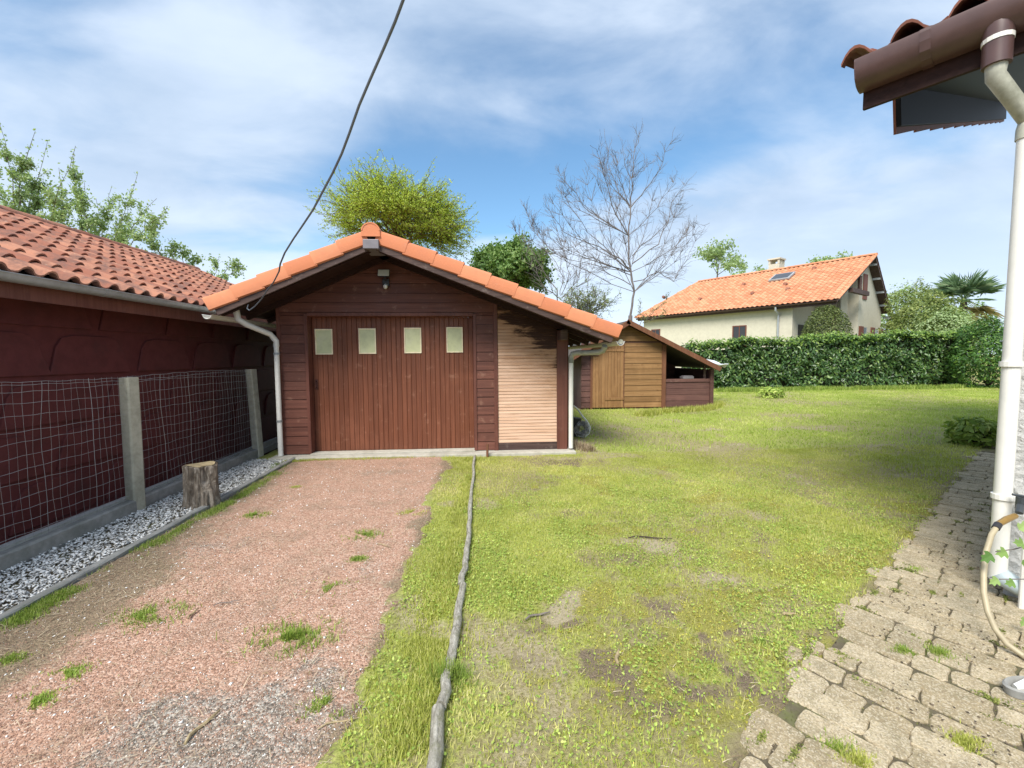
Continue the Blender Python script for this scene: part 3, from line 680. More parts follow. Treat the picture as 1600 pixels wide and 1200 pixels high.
# weatherboards
bd = MB(); bh = .139
def boards(mb, x0f, x1f, z0, z1, y, bh, th=.018, lip=.010):
    z = z0
    while z < z1 - .01:
        zt = min(z + bh, z1); r = random.random()
        x0, x1 = x0f(z), x1f(z); x0t, x1t = x0f(zt), x1f(zt)
        if x1 - x0 > .02:
            if x1t - x0t < .01: x0t = x1t = (x0t + x1t) / 2; x1t += .01
            mb.hexa([(x0, y - th, z + .006), (x1, y - th, z + .006), (x1, y + .01, z + .006), (x0, y + .01, z + .006),
                     (x0t, y - th + lip, zt), (x1t, y - th + lip, zt), (x1t, y + .01, zt), (x0t, y + .01, zt)], r)
        z += bh
xL = lambda z: xl + .03
boards(bd, xL, lambda z: dx0 - .02, zb, dzt + .05, WY, bh)
boards(bd, lambda z: dx1 + .02, lambda z: cx1, zb, dzt + .05, WY, bh)
def gl(z):
    return max(xl + .03, TA.x + (z + RT - TA.z) * (TL.x - TA.x) / (TL.z - TA.z))
def gr(z):
    return min(cx1, TA.x + (z + RT - TA.z) * (TR.x - TA.x) / (TR.z - TA.z))
boards(bd, gl, gr, dzt + .05, TA.z - RT - .02, WY, bh * 1.04)
bd.build('weatherboarding', M['board'], GA)
# carcass behind the boards
cb = MB()
cb.box(xl, xl + .08, WY + .011, BY - .3, zb, rz(xl) - RT - .01); cb.box(xr - .02, xr + .05, WY + .14, BY - .3, zb, rz(xr + .05) - RT - .01)
cb.box(xl + .08, xr - .02, BY - .4, BY - .3, zb, 2.0)
cb.prism([(dx0 - .02, WY + .011, dzt + .005), (dx1 + .02, WY + .011, dzt + .005), (dx1 + .02, WY + .011, rz(dx1) - RT - .01), (TA.x, WY + .011, TA.z - RT - .01), (dx0 - .02, WY + .011, rz(dx0) - RT - .01)], (0, .08, 0))
cb.prism([(xl + .08, WY + .011, zb), (dx0 - .02, WY + .011, zb), (dx0 - .02, WY + .011, rz(dx0) - RT - .01), (xl + .08, WY + .011, rz(xl + .08) - RT - .01)], (0, .3, 0))
cb.prism([(dx1 + .02, WY + .011, zb), (pxr, WY + .011, zb), (pxr, WY + .011, rz(pxr) - RT - .01), (dx1 + .02, WY + .011, rz(dx1) - RT - .01)], (0, .12, 0))
cb.box(dx0, dx1, WY + .25, WY + .3, zb + .01, dzt)
cb.build('carcass', M['trim'], GA)
tr = MB()
tr.box(xl - .025, xl + .03, WY - .025, WY + .03, zb, rz(xl) - RT - .02)
tr.box(dx0 - .035, dx0 + .012, WY - .028, WY + .17, zb, dzt + .03); tr.box(dx1 - .012, dx1 + .035, WY - .028, WY + .17, zb, dzt + .03)
tr.box(dx0 + .012, dx1 - .012, WY - .028, WY + .137, dzt, dzt + .05)
tr.box(cx1, cx2, WY - .03, WY + .02, zb - .01, rz(cx2) - RT - .02)
tr.build('door_frame', M['trim'], GA, bev=.004)
MB().box(pxr, xr, WY - .035, WY + .14, zb - .02, rz(xr) - RT - .02).build('corner_post', M['trim'], GA, bev=.004)
# bare slat panel
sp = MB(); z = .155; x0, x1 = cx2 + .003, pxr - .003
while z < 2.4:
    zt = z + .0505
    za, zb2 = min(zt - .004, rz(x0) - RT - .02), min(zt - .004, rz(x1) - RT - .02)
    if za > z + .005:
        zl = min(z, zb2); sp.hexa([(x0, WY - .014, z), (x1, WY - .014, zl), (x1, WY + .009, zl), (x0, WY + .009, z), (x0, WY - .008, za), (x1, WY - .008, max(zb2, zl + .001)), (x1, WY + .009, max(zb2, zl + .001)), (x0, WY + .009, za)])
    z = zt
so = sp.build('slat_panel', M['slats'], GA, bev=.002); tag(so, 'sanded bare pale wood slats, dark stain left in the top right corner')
for v in so.data.vertices: v.co.x -= (x0 - GA['_o'][0]); v.co.y -= 0
so.location.x = x0 - GA['_o'][0]
MB().box(cx2 + .002, pxr - .002, WY - .02, WY + .0095, zb, .153).build('base_board', M['eave'], GA)
# door
DR = MB(); nb_ = 33; bw_ = (dx1 - dx0 - .03) / nb_; DY = WY + .14
for i in range(nb_):
    a = dx0 + .015 + i * bw_; r = random.random()
    DR.prism([(a + .001, DY + .03, zb + .012), (a + .001, DY + .005, zb + .012), (a + .006, DY, zb + .012), (a + bw_ - .006, DY, zb + .012), (a + bw_ - .001, DY + .005, zb + .012), (a + bw_ - .001, DY + .03, zb + .012)], (0, 0, dzt - zb + .01), r)
door = DR.build('garage_door', M['door'], GA)
for (a, b, c, d) in ((493, 519, 514, 554), (561, 587, 513, 553), (632, 658, 512, 552), (698, 723, 511, 551)):
    p, q = P(a, d, DY - .01), P(b, c, DY - .01); fr = MB(); f = .018
    fr.box(p.x, q.x, DY - .016, DY - .001, p.z, p.z + f).box(p.x, q.x, DY - .016, DY - .001, q.z - f, q.z).box(p.x, p.x + f, DY - .015, DY - .001, p.z + f, q.z - f).box(q.x - f, q.x, DY - .015, DY - .001, p.z + f, q.z - f)
    fo = fr.build('window_frame', M['beading'], door, bev=.003)
    MB().box(p.x + f, q.x - f, DY - .006, DY - .001, p.z + f, q.z - f).build('pane', M['pane'], fo)
hp = P(494, 601, DY - .02); hm = MB()
hm.box(hp.x - .022, hp.x + .022, DY - .006, DY, hp.z - .08, hp.z + .08); hm.tube([(hp.x, DY - .005, hp.z - .055), (hp.x, DY - .04, hp.z - .04), (hp.x, DY - .04, hp.z + .04), (hp.x, DY - .005, hp.z + .055)], .009, 6)
hm.build('door_handle', M['handle'], door, bev=.002)
MB().box(dx0, dx1, WY - .06, WY + .13, .035, .052).build('threshold', M['concrete_pale'], GA, bev=.004)
# roof: tiles, deck, bargeboards, verge tiles
def side(T):
    V = Vector((TA.x - T.x, 0, TA.z - T.z)); L = V.length; V.normalize(); N = Vector((-V.z, 0, V.x)) if V.x > 0 else Vector((V.z, 0, -V.x)); return V, N, L
tm = MB(); vt = MB(); bb = MB(); dkk = MB()
for T, sgn, nv in ((TR, 1, 9), (TL, -1, 6)):
    V, N, L = side(T)
    O = Vector((T.x, VY + .02, T.z)) - N * .055
    if sgn > 0: tile_roof(tm, O, Y, V, N, BY - VY, 11, L / 11, .21, .035, .02, 5, .6)
    else: tile_roof(tm, O, Y, V, N, BY - VY, 8, L / 8, .21, .035, .02, 5, .6)
    vl = (L - .10) / nv
    for i in range(nv):
        r = random.random(); a0, a1 = i * vl - .025, (i + 1) * vl; o = Vector((T.x, 0, T.z)); k = .026; nn = 7
        sec = [(0.0, -.165), (-.012, -.165), (-.03, -.03), (-.02, -.006), (.02, .008), (.10, .008), (.15, -.02)]
        ring = []
        for aa, off in ((a0, k), (a1, 0)):
            for (yy, n_) in sec: ring.append(o + V * aa + N * (n_ + off * (1 if n_ > -.1 else .8)) + Y * (VY + yy - off * .25))
        for aa, off in ((a0, k), (a1, 0)):
            for (yy, n_) in sec: ring.append(o + V * aa + N * (n_ + off * (1 if n_ > -.1 else .8) - .014) + Y * (VY + yy + .014))
        f = [(q, q + 1, nn + q + 1, nn + q) for q in range(nn - 1)] + [(2 * nn + q, 2 * nn + q + 1, q + 1, q) for q in range(nn - 1)] + [(nn + q, nn + q + 1, 3 * nn + q + 1, 3 * nn + q) for q in range(nn - 1)] + [(0, nn, 3 * nn, 2 * nn)]
        vt.add(ring, f, r)
    o = Vector((T.x, 0, T.z))
    bb.ob(o, V, Y, N, -.0 + .03, L, VY + .012, VY + .045, -.245, -.10)
    dkk.ob(o, V, Y, N, .015, L - .01, VY + .05, BY - .05, -RT + .03, -.075)
    for yy in np.arange(VY + .1, BY - .2, .62):      # rafters under the deck
        dkk.ob(o, V, Y, N, .03, L - .02, yy, yy + .06, -RT - .04, -RT + .028)
tm.build('roof_tiles', M['tile_far'], GA); vt.build('verge_tiles', M['verge'], GA, smooth=True)
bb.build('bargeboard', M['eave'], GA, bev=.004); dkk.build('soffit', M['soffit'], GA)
rg = MB(); ridge(rg, (TA.x, VY - .03, TA.z - .045), (TA.x, BY, TA.z - .045), .115, 15)
s9 = [Vector((TA.x + math.cos(math.pi * k / 10) * .118, VY - .045, TA.z - .045 + math.sin(math.pi * k / 10) * .105)) for k in range(11)]
rg.prism(s9 + [Vector((TA.x - .12, VY - .045, TA.z - .12)), Vector((TA.x + .12, VY - .045, TA.z - .12))], (0, .02, 0)); rg.build('ridge_tiles', M['verge'], GA, smooth=True)
pc = P(580, 382, VY - .03)
MB().box(pc.x - .102, pc.x + .102, VY - .06, VY + .35, pc.z - .06, pc.z + .062).build('ridge_beam_cap', M['cap'], GA, bev=.008)
pu = P(879, 539, WY - .3)
pq = MB(); pq.box(pxr + .0, pxr + .11, WY - .32, WY - .036, rz(pxr + .11) - RT - .2, rz(pxr + .11) - RT - .05); pq.build('purlin_end', M['eave'], GA, bev=.008)
# gutters + downpipes
rgx = TR.x + .0; gm = MB(); gutter(gm, (rgx + .02, BY, TR.z - .19), (rgx + .02, VY + .03, TR.z - .20), .055); g_o = gm.build('gutter', M['pvc'], GA, smooth=True)
MB().tube([(rgx + .02, VY + .028, TR.z - .2), (rgx + .02, VY + .034, TR.z - .2)], .034, 12).build('gutter_stop', M['pvc_dirty'], g_o)
pY = WY - .07; pbx = P(892, 680, pY).x; top = P(893, 551, pY).z
dp = MB(); dp.tube([(pbx, pY, .06), (pbx, pY, top - .12)], .036, 14, cap=True); d_o = dp.build('downpipe', M['pvc'], GA, smooth=True)
oz = TR.z - .25; ox = rgx - .12
eb = MB(); eb.tube([(ox + .0, VY + .32, oz), (ox, VY + .34, top + .07), (ox - .02, VY + .36, top + .02), (ox - .08, VY + .40, top), (pbx + .08, pY - .04, top - .005), (pbx + .025, pY - .01, top - .02), (pbx, pY, top - .07), (pbx, pY, top - .16)], [.042, .042, .04, .04, .04, .042, .042, .043], 12)
eb.build('pipe_elbow', M['pvc_dirty'], d_o, smooth=True)
lgx = TL.x - .0; gm = MB(); gutter(gm, (lgx - .02, BY, TL.z - .19), (lgx - .02, VY + .03, TL.z - .20), .055); gm.build('gutter', M['pvc'], GA, smooth=True)
a, b, c, d = P(372, 499, VY + .3), P(385, 507, VY + .35), P(422, 522, WY - .12), P(433, 533, WY - .08); e = Vector((P(438, 690, WY - .08).x - .0, WY - .08, .04)); d.x = e.x; 
lp = MB(); lp.tube([e, d + Vector((0, 0, -.03))], .036, 12); l_o = lp.build('downpipe', M['pvc'], GA, smooth=True)
lp = MB(); lp.tube([a + Vector((-.02, 0, .12)), a, b, c, d, d + Vector((0, 0, -.08))], [.042, .042, .04, .04, .041, .042], 12); lp.build('pipe_elbow', M['pvc'], l_o, smooth=True)
for zz in (.55, 1.55): MB().tube([(e.x, WY - .08, zz), (e.x, WY - .08, zz + .03)], .042, 12).build('pipe_clip', M['zinc'], l_o)

# floodlight on the gable
fl = P(600, 430, WY - .1)
LT = thing('wall_floodlight', (fl.x, WY - .02, fl.z), 'small pale floodlight with motion sensor under the garage gable', 'lamp')
hd = MB(); c = P(600, 427, WY - .16)
hd.hexa([(c.x - .088, WY - .21, c.z - .05), (c.x + .088, WY - .21, c.z - .05), (c.x + .07, WY - .11, c.z - .05), (c.x - .07, WY - .11, c.z - .05), (c.x - .088, WY - .17, c.z + .055), (c.x + .088, WY - .17, c.z + .055), (c.x + .07, WY - .10, c.z + .04), (c.x - .07, WY - .10, c.z + .04)])
hd.build('housing', M['lamp_body'], LT, bev=.006)
hg = MB(); hg.hexa([(c.x - .08, WY - .216, c.z - .045), (c.x + .08, WY - .216, c.z - .045), (c.x + .08, WY - .208, c.z - .045), (c.x - .08, WY - .208, c.z - .045), (c.x - .08, WY - .176, c.z + .05), (c.x + .08, WY - .176, c.z + .05), (c.x + .08, WY - .168, c.z + .05), (c.x - .08, WY - .168, c.z + .05)])
hg.build('lens', M['lamp_glass'], LT, bev=.004)
hb = MB(); hb.box(c.x - .05, c.x + .05, WY - .06, WY - .019, c.z - .17, c.z - .06); hb.tube([(c.x, WY - .05, c.z - .09), (c.x, WY - .12, c.z - .04)], .015, 8); hb.build('bracket', M['lamp_body'], LT, bev=.005)
hs = MB(); hs.tube([(c.x, WY - .06, c.z - .15), (c.x, WY - .09, c.z - .18), (c.x, WY - .10, c.z - .21)], [.022, .034, .02], 12); hs.build('motion_sensor', M['pvc'], LT, smooth=True)

# overhead cable
pts = [(645, -60), (630, 0), (617, 35), (600, 75), (578, 125), (561, 165), (546, 208), (534, 240), (520, 270), (505, 298), (489, 328), (473, 352), (458, 374), (445, 395), (438, 412), (436, 424), (428, 440), (416, 456), (408, 468), (398, 479), (390, 485), (386, 482), (388, 476)]
cp = []
for i, (a, b) in enumerate(pts):
    t = i / (len(pts) - 1); cp.append(P(a, b, 1 / (1 / 1.75 + (1 / 5.80 - 1 / 1.75) * min(1, t * 1.15) ** .9)))
cp = [cp[0] + (cp[0] - cp[1]) * 6, cp[0] + (cp[0] - cp[1]) * 2] + cp
tag(MB().tube(cp, [.0066] * (len(cp) - 6) + [.008, .008, .008, .008, .007, .005], 6).build('overhead_cable', M['cable'], org=tuple(cp[-3]), smooth=True), 'loose grey overhead cable hanging down to the left edge of the garage roof', 'cable')
# stake
sk = G(761, 708); m = MB(); m.bar((sk.x, 6.36, -.05), (sk.x + .005, 6.38, .19), .03, .03); tag(m.build('wooden_stake', M['shed_post'], org=(sk.x, 6.36, 0)), 'short brown wooden stake in the grass in front of the garage', 'stake')

# ============================================================ GARDEN SHED
SY = 11.8
def ps(px, py, y=SY): return P(px, py, y)
SH = thing('garden_shed', (ps(983, 640).x, SY, 0), 'honey brown wooden garden shed with open lean-to behind the garage', 'shed')
sxl, sxd0, sxd1, sxr, sxe = [ps(q, 640).x for q in (908, 925, 973, 1036, 1113)]
ap = ps(983, 500, SY - .3); re_ = ps(1127, 574, SY - .3); k = (ap.z - re_.z) / (re_.x - ap.x); le = Vector((ap.x - 1.9, SY - .3, ap.z - .62 * 1.9))
def sz(x): return (ap.z - k * (x - ap.x) if x > ap.x else ap.z - .62 * (ap.x - x)) - .085
m = MB()
boards(m, lambda z: max(sxd1, ap.x - (ap.z - .1 - z) / .62), lambda z: min(sxr, ap.x + (ap.z - .1 - z) / k), .04, 1.86, SY, .155, .02, .012)
boards(m, lambda z: max(sxl, ap.x - (ap.z - .1 - z) / .62), lambda z: min(sxr, ap.x + (ap.z - .1 - z) / k), 1.90, ap.z - .12, SY, .155, .02, .012)
m.build('weatherboarding', M['shed'], SH)
m = MB(); boards(m, lambda z: sxl, lambda z: sxd0 - .02, .04, 1.86, SY, .155, .02, .012); m.build('side_boarding', M['shed_dark'], SH)
m = MB(); m.prism([(sxl, SY + .012, .0), (sxr, SY + .012, .0), (sxr, SY + .012, sz(sxr)), (ap.x, SY + .012, ap.z - .09), (sxl, SY + .012, sz(sxl))], (0, .03, 0))
m.box(sxl, sxl + .03, SY + .042, SY + 2.4, 0, sz(sxl) - .01); m.box(sxr - .02, sxr + .01, SY + .042, SY + 2.4, 0, sz(sxr) - .01)
m.prism([(sxl, SY + 2.4, 0), (sxe, SY + 2.4, 0), (sxe, SY + 2.4, sz(sxe) + .03), (ap.x, SY + 2.4, ap.z - .055), (sxl, SY + 2.4, sz(sxl) + .03)], (0, .03, 0)); m.box(sxe - .03, sxe, SY + .1, SY + 2.4, 0, sz(sxe) - .02); m.build('walls', M['shed_dark'], SH)
m = MB()
x = sxd0
while x < sxd1 - .02:
    wq = min(.088, sxd1 - x); m.box(x + .002, x + wq - .003, SY - .05, SY - .022, .05, 1.84); x += wq
dd = m.build('shed_door', M['shed_v'], SH, bev=.003)
m = MB(); m.box(sxd0 + .35, sxd1 - .0, SY - .068, SY - .051, .26, .33); m.build('batten', M['shed_v'], dd, bev=.002)
m = MB(); m.box(sxd0, sxd1, SY - .068, SY - .051, 1.62, 1.69); m.build('batten', M['shed_v'], dd, bev=.002)
m = MB(); m.box(sxd0 + .0, sxd0 + .16, SY - .078, SY - .069, 1.5, 1.53); m.build('hinge', M['handle'], dd)
m = MB(); m.box(sxd0 - .055, sxd0 - .004, SY - .045, SY + .02, 0, 1.9); m.box(sxd1 + .001, sxd1 + .025, SY - .035, SY - .0205, 0.03, 1.9); m.build('door_frame', M['shed_post'], SH)
MB().box(sxr - .06, sxr + .05, SY - .05, SY + .05, 0, sz(sxr) - .02).build('post', M['shed_post'], SH, bev=.004)
MB().box(sxe - .1, sxe - .0, SY - .05, SY + .05, 0, sz(sxe) - .0).build('post', M['shed_dark'], SH, bev=.004)
MB().box(sxe - .26, sxe - .20, SY + .03, SY + .06, .66, sz(sxe - .2) - .0).build('post', M['eave'], SH)
m = MB(); pz = ps(1070, 597).z
boards(m, lambda z: sxr + .05, lambda z: sxe - .1, .03, pz, SY + .02, .175, .022, .006); m.box(sxr + .05, sxe - .1, SY - .02, SY + .1, pz + .002, pz + .09); m.build('low_front', M['shed_dark'], SH, bev=.002)
m = MB()
for (T, L0) in ((re_, 1), (le, -1)):
    V = (ap - T); L = V.length; V.normalize(); N = Vector((-V.z, 0, V.x)) if L0 > 0 else Vector((V.z, 0, -V.x))
    if N.z < 0: N = -N
    m.ob(T, V, Y, N, 0, L, .04, 3.1, -.05, -.01)
m.build('roof', M['felt'], SH)
m = MB()
for (T, L0) in ((re_, 1), (le, -1)):
    V = (ap - T); L = V.length; V.normalize(); N = Vector((-V.z, 0, V.x)) if L0 > 0 else Vector((V.z, 0, -V.x))
    if N.z < 0: N = -N
    m.ob(T, V, Y, N, -.02, L + (.03 if L0 > 0 else 0), 0, .035, -.115, .012)
m.build('bargeboard', M['shed_post'], SH, bev=.003)
bx = ps(1075, 590, SY + .02)
m = MB(); m.box(bx.x - .16, bx.x + .16, SY - .01, SY + .2, pz + .092, pz + .16); m.box(bx.x - .13, bx.x + .14, SY + .0, SY + .18, pz + .161, pz + .18)
tag(m.build('metal_box', M['cap'], org=(bx.x, SY + .05, pz + .092), bev=.008), 'flat grey box lying on the ledge of the open lean-to', 'box')

# ============================================================ HOUSE BEHIND THE HEDGE
EZ = 4.3
_L, _R = Hp(1309, 467, EZ + .02), Hp(1393, 486, EZ - .06); C0 = Vector((_L.x, _L.y, 0)); b_ = Vector((_R.x - _L.x, _R.y - _L.y, 0)); VB = b_.length; b_.normalize(); a_ = Vector((-b_.y, b_.x, 0))
def _bis(f, lo, hi):
    for i in range(50):
        m_ = (lo + hi) / 2
        if (f(m_) > 0) == (f(lo) > 0): lo = m_
        else: hi = m_
    return lo
_ra = ray(1370, 397); _n = a_; _t = (C0 - Vector((0, 0, 0))).dot(_n) / _ra.dot(_n); _ap = Vector((0, 0, CAMH)) + _ra * _t; VA = (_ap - C0).dot(b_); RZ = _ap.z - .05

HB = thing('neighbour_house', (C0.x, C0.y, 0), 'cream house with large orange tile roof and steep gable standing behind the hedge', 'house')
def h_(u, v, z): return C0 + a_ * u + b_ * v + Z * z
def rh_(v): return (EZ + (RZ - EZ) * v / VA if v < VA else EZ - .1 + (RZ - EZ + .1) * (VB - v) / (VB - VA)) - .2
LE = _bis(lambda t: pxof(h_(t, 0, EZ))[0] - 992, 2, 30); LR = _bis(lambda t: pxof(h_(t, VA, RZ))[0] - 1092, 2, 30)
WC = _bis(lambda t: pxof(h_(t, .6, 3))[0] - 1240, -1, 15); WV = _bis(lambda t: pxof(h_(.45, t, 4))[0] - 1341, 0, 12); WR = min(VB - .25, _bis(lambda t: pxof(h_(.45, t, 3))[0] - 1379, 0, 16))
m = MB()
def wallq(u0, v0, u1, v1, th=.2, ztop=None):
    d = (b_ * (v1 - v0) + a_ * (u1 - u0)); n = Vector((d.y, -d.x, 0)).normalized() * th
    n_ = 1 if abs(v1 - v0) < .01 else 6
    pts = [h_(u0, v0, -.2), h_(u1, v1, -.2)] + [h_(u1 + (u0 - u1) * t, v1 + (v0 - v1) * t, ztop or rh_(v1 + (v0 - v1) * t)) for t in [i / n_ for i in range(n_ + 1)]]
    if v0 < VA < v1: pts.append(None)
    pts = [p for p in pts if p is not None]
    m.prism(pts, -n)
wallq(LE - .5, .6, WC, .6, -.2)
m.prism([h_(WC, .4 + .2, -.2), h_(WC, WV - 1.3, -.2), h_(WC, WV - 1.3, rh_(WV - 1.3)), h_(WC, .6, rh_(.6))], a_ * .2)
m.prism([h_(WC, WV - 1.3, -.2), h_(.95, WV - 1.3, -.2), h_(.95, WV - 1.3, rh_(WV - 1.3)), h_(WC, WV - 1.3, rh_(WV - 1.3))], b_ * .15)
m.prism([h_(.95, WV - 1.3, -.2), h_(.95, WV, -.2), h_(.95, WV, rh_(WV)), h_(.95, WV - 1.3, rh_(WV - 1.3))], a_ * .15)
m.prism([h_(.45, WV, -.2), h_(.45, WR, -.2), h_(.45, WR, rh_(WR)), h_(.45, VA, rh_(VA)), h_(.45, WV, rh_(WV))], a_ * .5)
m.prism([h_(.96, (WR - .2), -.2), h_(LR, (WR - .2), -.2), h_(LR, (WR - .2), 4.0), h_(.96, (WR - .2), 4.0)], b_ * .2)
m.prism([h_(LE - .7, .6, -.2), h_(LE - .7, (WR - .2), -.2), h_(LE - .7, (WR - .2), 4.0), h_(LE - .7, .6, 4.0)], a_ * .2)
m.build('wall', M['cream'], HB)
m = MB(); V1 = (h_(0, VA, RZ) - h_(0, 0, EZ)); L1 = V1.length; V1.normalize(); N1 = V1.cross(a_).normalized(); N1 = N1 if N1.z > 0 else -N1
tile_roof(m, h_(LE, 0, EZ + .02), -a_, V1, N1, LE, 22, L1 / 22, .27, .05, .02, 4, .6, lambda t: ((LE - LR) * t, LE))
V2 = (h_(0, VA, RZ) - h_(0, VB, EZ - .1)); L2 = V2.length; V2.normalize(); N2 = V2.cross(a_).normalized(); N2 = N2 if N2.z > 0 else -N2
tile_roof(m, h_(0, VB, EZ - .08), a_, V2, N2, LR, 13, L2 / 13, .27, .05, .02, 3, .6)
V3 = (h_(LR, VA, RZ) - h_(LE, 5.2, EZ)); m.add([h_(LE, 0, EZ), h_(LE + .02, 0, EZ), h_(LR, VA, RZ + .03), h_(LE, VB, EZ - .1)], [(0, 1, 2), (1, 3, 2)])
m.build('roof', M['tile_far'], HB)
m = MB(); ridge(m, h_(LR, VA, RZ + .03), h_(-.02, VA, RZ + .03), .13, 26); ridge(m, h_(0, 0, EZ + .02), h_(0, VA, RZ + .03), .075, 20, N1); ridge(m, h_(LE, 0, EZ + .02), h_(LR, VA, RZ + .03), .09, 20, N1); m.build('ridge_tiles', M['tile_far'], HB)
m = MB(); o = h_(.03, 0, EZ); m.ob(o, a_, V1, N1, 0, LE - 1.3, .0, L1, -.16, -.03); o = h_(.03, VB, EZ - .1); m.ob(o, a_, V2, N2, 0, LR, 0, L2, -.16, -.03)
m.build('soffit', M['eave'], HB)
for i in range(5):
    m = MB(); v = VA + .25 + i * .85; zz = rh_(v) + .03; m.ob(h_(.05, v, zz - .16), a_, b_, Z, 0, .41, 0, .1, 0, .14); m.build('purlin_end', M['zinc'], HB)
m = MB(); m.bar(h_(.05, 2.0, rh_(2.0) - .15), h_(.05, WV - .05, rh_(2.0) - .15), .2, .24); m.build('tie_beam', M['eave'], HB)
m = MB(); m.bar(h_(.05, WV - 1.4, rh_(2.0) - .02), h_(.05, WV - 1.4, rh_(WV - 1.4) + .0), .14, .14); m.build('king_post', M['eave'], HB)
m = MB(); m.bar(h_(.3, .55, 4.0), h_(.3, .55, -.1), .16, .16); m.build('porch_post', M['eave'], HB)
m = MB(); gutter(m, h_(LE - .2, -.06, EZ - .07), h_(0, -.06, EZ - .04), .085); m.ob(h_(.05, .0, EZ), a_, b_, Z, 0, LE - .3, .02, .05, -.24, -.03); m.build('gutter', M['eave'], HB, smooth=True)
m = MB(); m.tube([h_(2.9, -.05, EZ - .1), h_(2.9, -.05, EZ - .3), h_(2.9, .33, EZ - .55), h_(2.9, .33, -.1)], .06, 10); m.build('downpipe', M['zinc'], HB, smooth=True)
def on_wall(px, v=.4):                              # u of a photo column on the long wall
    s = P(px, 500, 20.0); kx = s.x / 20.0; return (C0.x + b_.x * v - kx * (C0.y + b_.y * v)) / (kx * a_.y - a_.x)
for (p0, p1, z0, z1) in ((1145, 1167, 2.0, 3.3), (1018, 1032, 2.7, 3.4)):
    u0, u1 = on_wall(p1), on_wall(p0); q = MB(); f = .06
    for (ua, ub, za, zb_) in ((u0, u1, z0, z0 + f), (u0, u1, z1 - f, z1), (u0, u0 + f, z0 + f, z1 - f), (u1 - f, u1, z0 + f, z1 - f)): q.ob(h_(0, .6, 0), a_, b_, Z, ua, ub, -.23, -.19, za, zb_)
    q.ob(h_(0, .6, 0), a_, b_, Z, (u0 + u1) / 2 - .02, (u0 + u1) / 2 + .02, -.225, -.2, z0 + f, z1 - f)
    fo = q.build('window', M['shutter'], HB); MB().ob(h_(0, .6, 0), a_, b_, Z, u0 + f, u1 - f, -.21, -.2005, z0 + f, z1 - f).build('pane', M['glass_dark'], fo)
m = MB(); m.ob(h_(.45, WV, 0), b_, -a_, Z, .62, 1.32, .0, .05, 4.75, 6.25); m.build('shutter', M['shutter'], HB, bev=.01)
for q in (.2, 2.4, 4.1):
    m = MB(); m.ob(h_(.45, WV, 0), b_, -a_, Z, q, q + .75, .0, .05, 1.2, 3.15); m.build('shutter', M['shutter'], HB, bev=.01)
    m = MB(); m.ob(h_(.45, WV, 0), b_, -a_, Z, q + .78, q + 1.4, .0, .02, 1.2, 3.1); m.build('window', M['glass_dark'], HB)
m = MB(); m.ob(h_(WC, 1.2, 0), b_, -a_, Z, 0, 2.0, .0, .05, 1.0, 3.2); m.build('porch_window', M['glass_dark'], HB)
def onroof(px, py):                                 # point of the front roof slope seen at a pixel
    n = N1; o = h_(0, 0, EZ + .05); d = ray(px, py); c = Vector((0, 0, CAMH)); return c + d * ((o - c).dot(n) / d.dot(n))
q0 = onroof(1222, 434); m = MB(); m.ob(q0, a_, V1, N1, -.6, .6, -.55, .55, .02, .13); sk_ = m.build('skylight', M['zinc'], HB, bev=.01)
MB().ob(q0, a_, V1, N1, -.5, .5, -.45, .45, .131, .14).build('pane', M['glass_dark'], sk_)
for (a, b) in ((1273, 419), (1228, 444), (1232, 451), (1163, 444), (1177, 458), (1095, 467), (1038, 464)):
    q0 = onroof(a, b); m = MB(); m.tube([q0 - N1 * .05 - V1 * .0, q0 + N1 * .09 - V1 * .16], [.13, .11], 8); m.build('vent_tile', M['tile_old'], HB)
ch = P(1213, 423, 29.5); m = MB(); m.ob(ch, a_, b_, Z, -.35, .35, -.42, .42, -1.2, .42)
m.ob(ch, a_, b_, Z, -.42, .42, -.5, .5, .72, .82)
for s1 in (-.3, .3):
    for s2 in (-.36, 0, .36): m.ob(ch, a_, b_, Z, s1 - .06, s1 + .06, s2 - .07, s2 + .07, .421, .719)
m.build('chimney', M['cream'], HB)

# ============================================================ HOUSE ON THE RIGHT (near)
pp = G(1556, 934); pp = Vector((pp.x, pp.y, 0)); K = pp + B_ * .085; _t = _bis(lambda t: pxof(K + A_ * t + Z * .2)[0] - 1570, -1, 1); K = K + A_ * _t
RH = thing('white_house', (K.x, K.y, 0), 'rough white rendered house corner with brown tiled eaves at the right edge', 'house')
m = MB(); m.prism([K - Z * .1, K - A_ * 6 - Z * .1, K - A_ * 6 + B_ * 5 - Z * .1, K + B_ * 5 - Z * .1][::-1], (0, 0, 3.15))
wo_ = m.build('wall', M['white_render'], RH, bev=.015)
GZ = 3.36; q = Hp(1557, 100, GZ - .22); q = Vector((q.x, q.y, 0))
m = MB(); gprof = [(a_q * .92, b_q * .88 + .012) for a_q, b_q in [(-.085, .10), (-.093, .105), (-.095, .085), (-.088, .03), (-.07, -.03), (-.03, -.07), (.02, -.085), (.075, -.085), (.075, .10), (.065, .10), (.065, -.07), (.02, -.07), (-.03, -.055), (-.06, -.02), (-.078, .035)]]
def gq(a, b, z): return q + A_ * a + B_ * b + Z * (GZ + z)
E0 = _bis(lambda t: pxof(gq(t, -.1, .1))[0] - 1336, -.5, 2)
m.prism([gq(E0, b, z) for b, z in gprof], -A_ * 5); g_ = m.build('gutter', M['pvc_brown'], RH, smooth=True)
MB().prism([gq(E0 + .008, b, z) for b, z in gprof[:9]], -A_ * .008).build('gutter_stop', M['pvc_brown'], g_)
m = MB(); 
for aa in (.32,): m.prism([gq(aa, b * 1.04, z * 1.04 - .002) for b, z in gprof[:9]], -A_ * .05)
m.build('gutter_joint', M['pvc_brown'], g_)
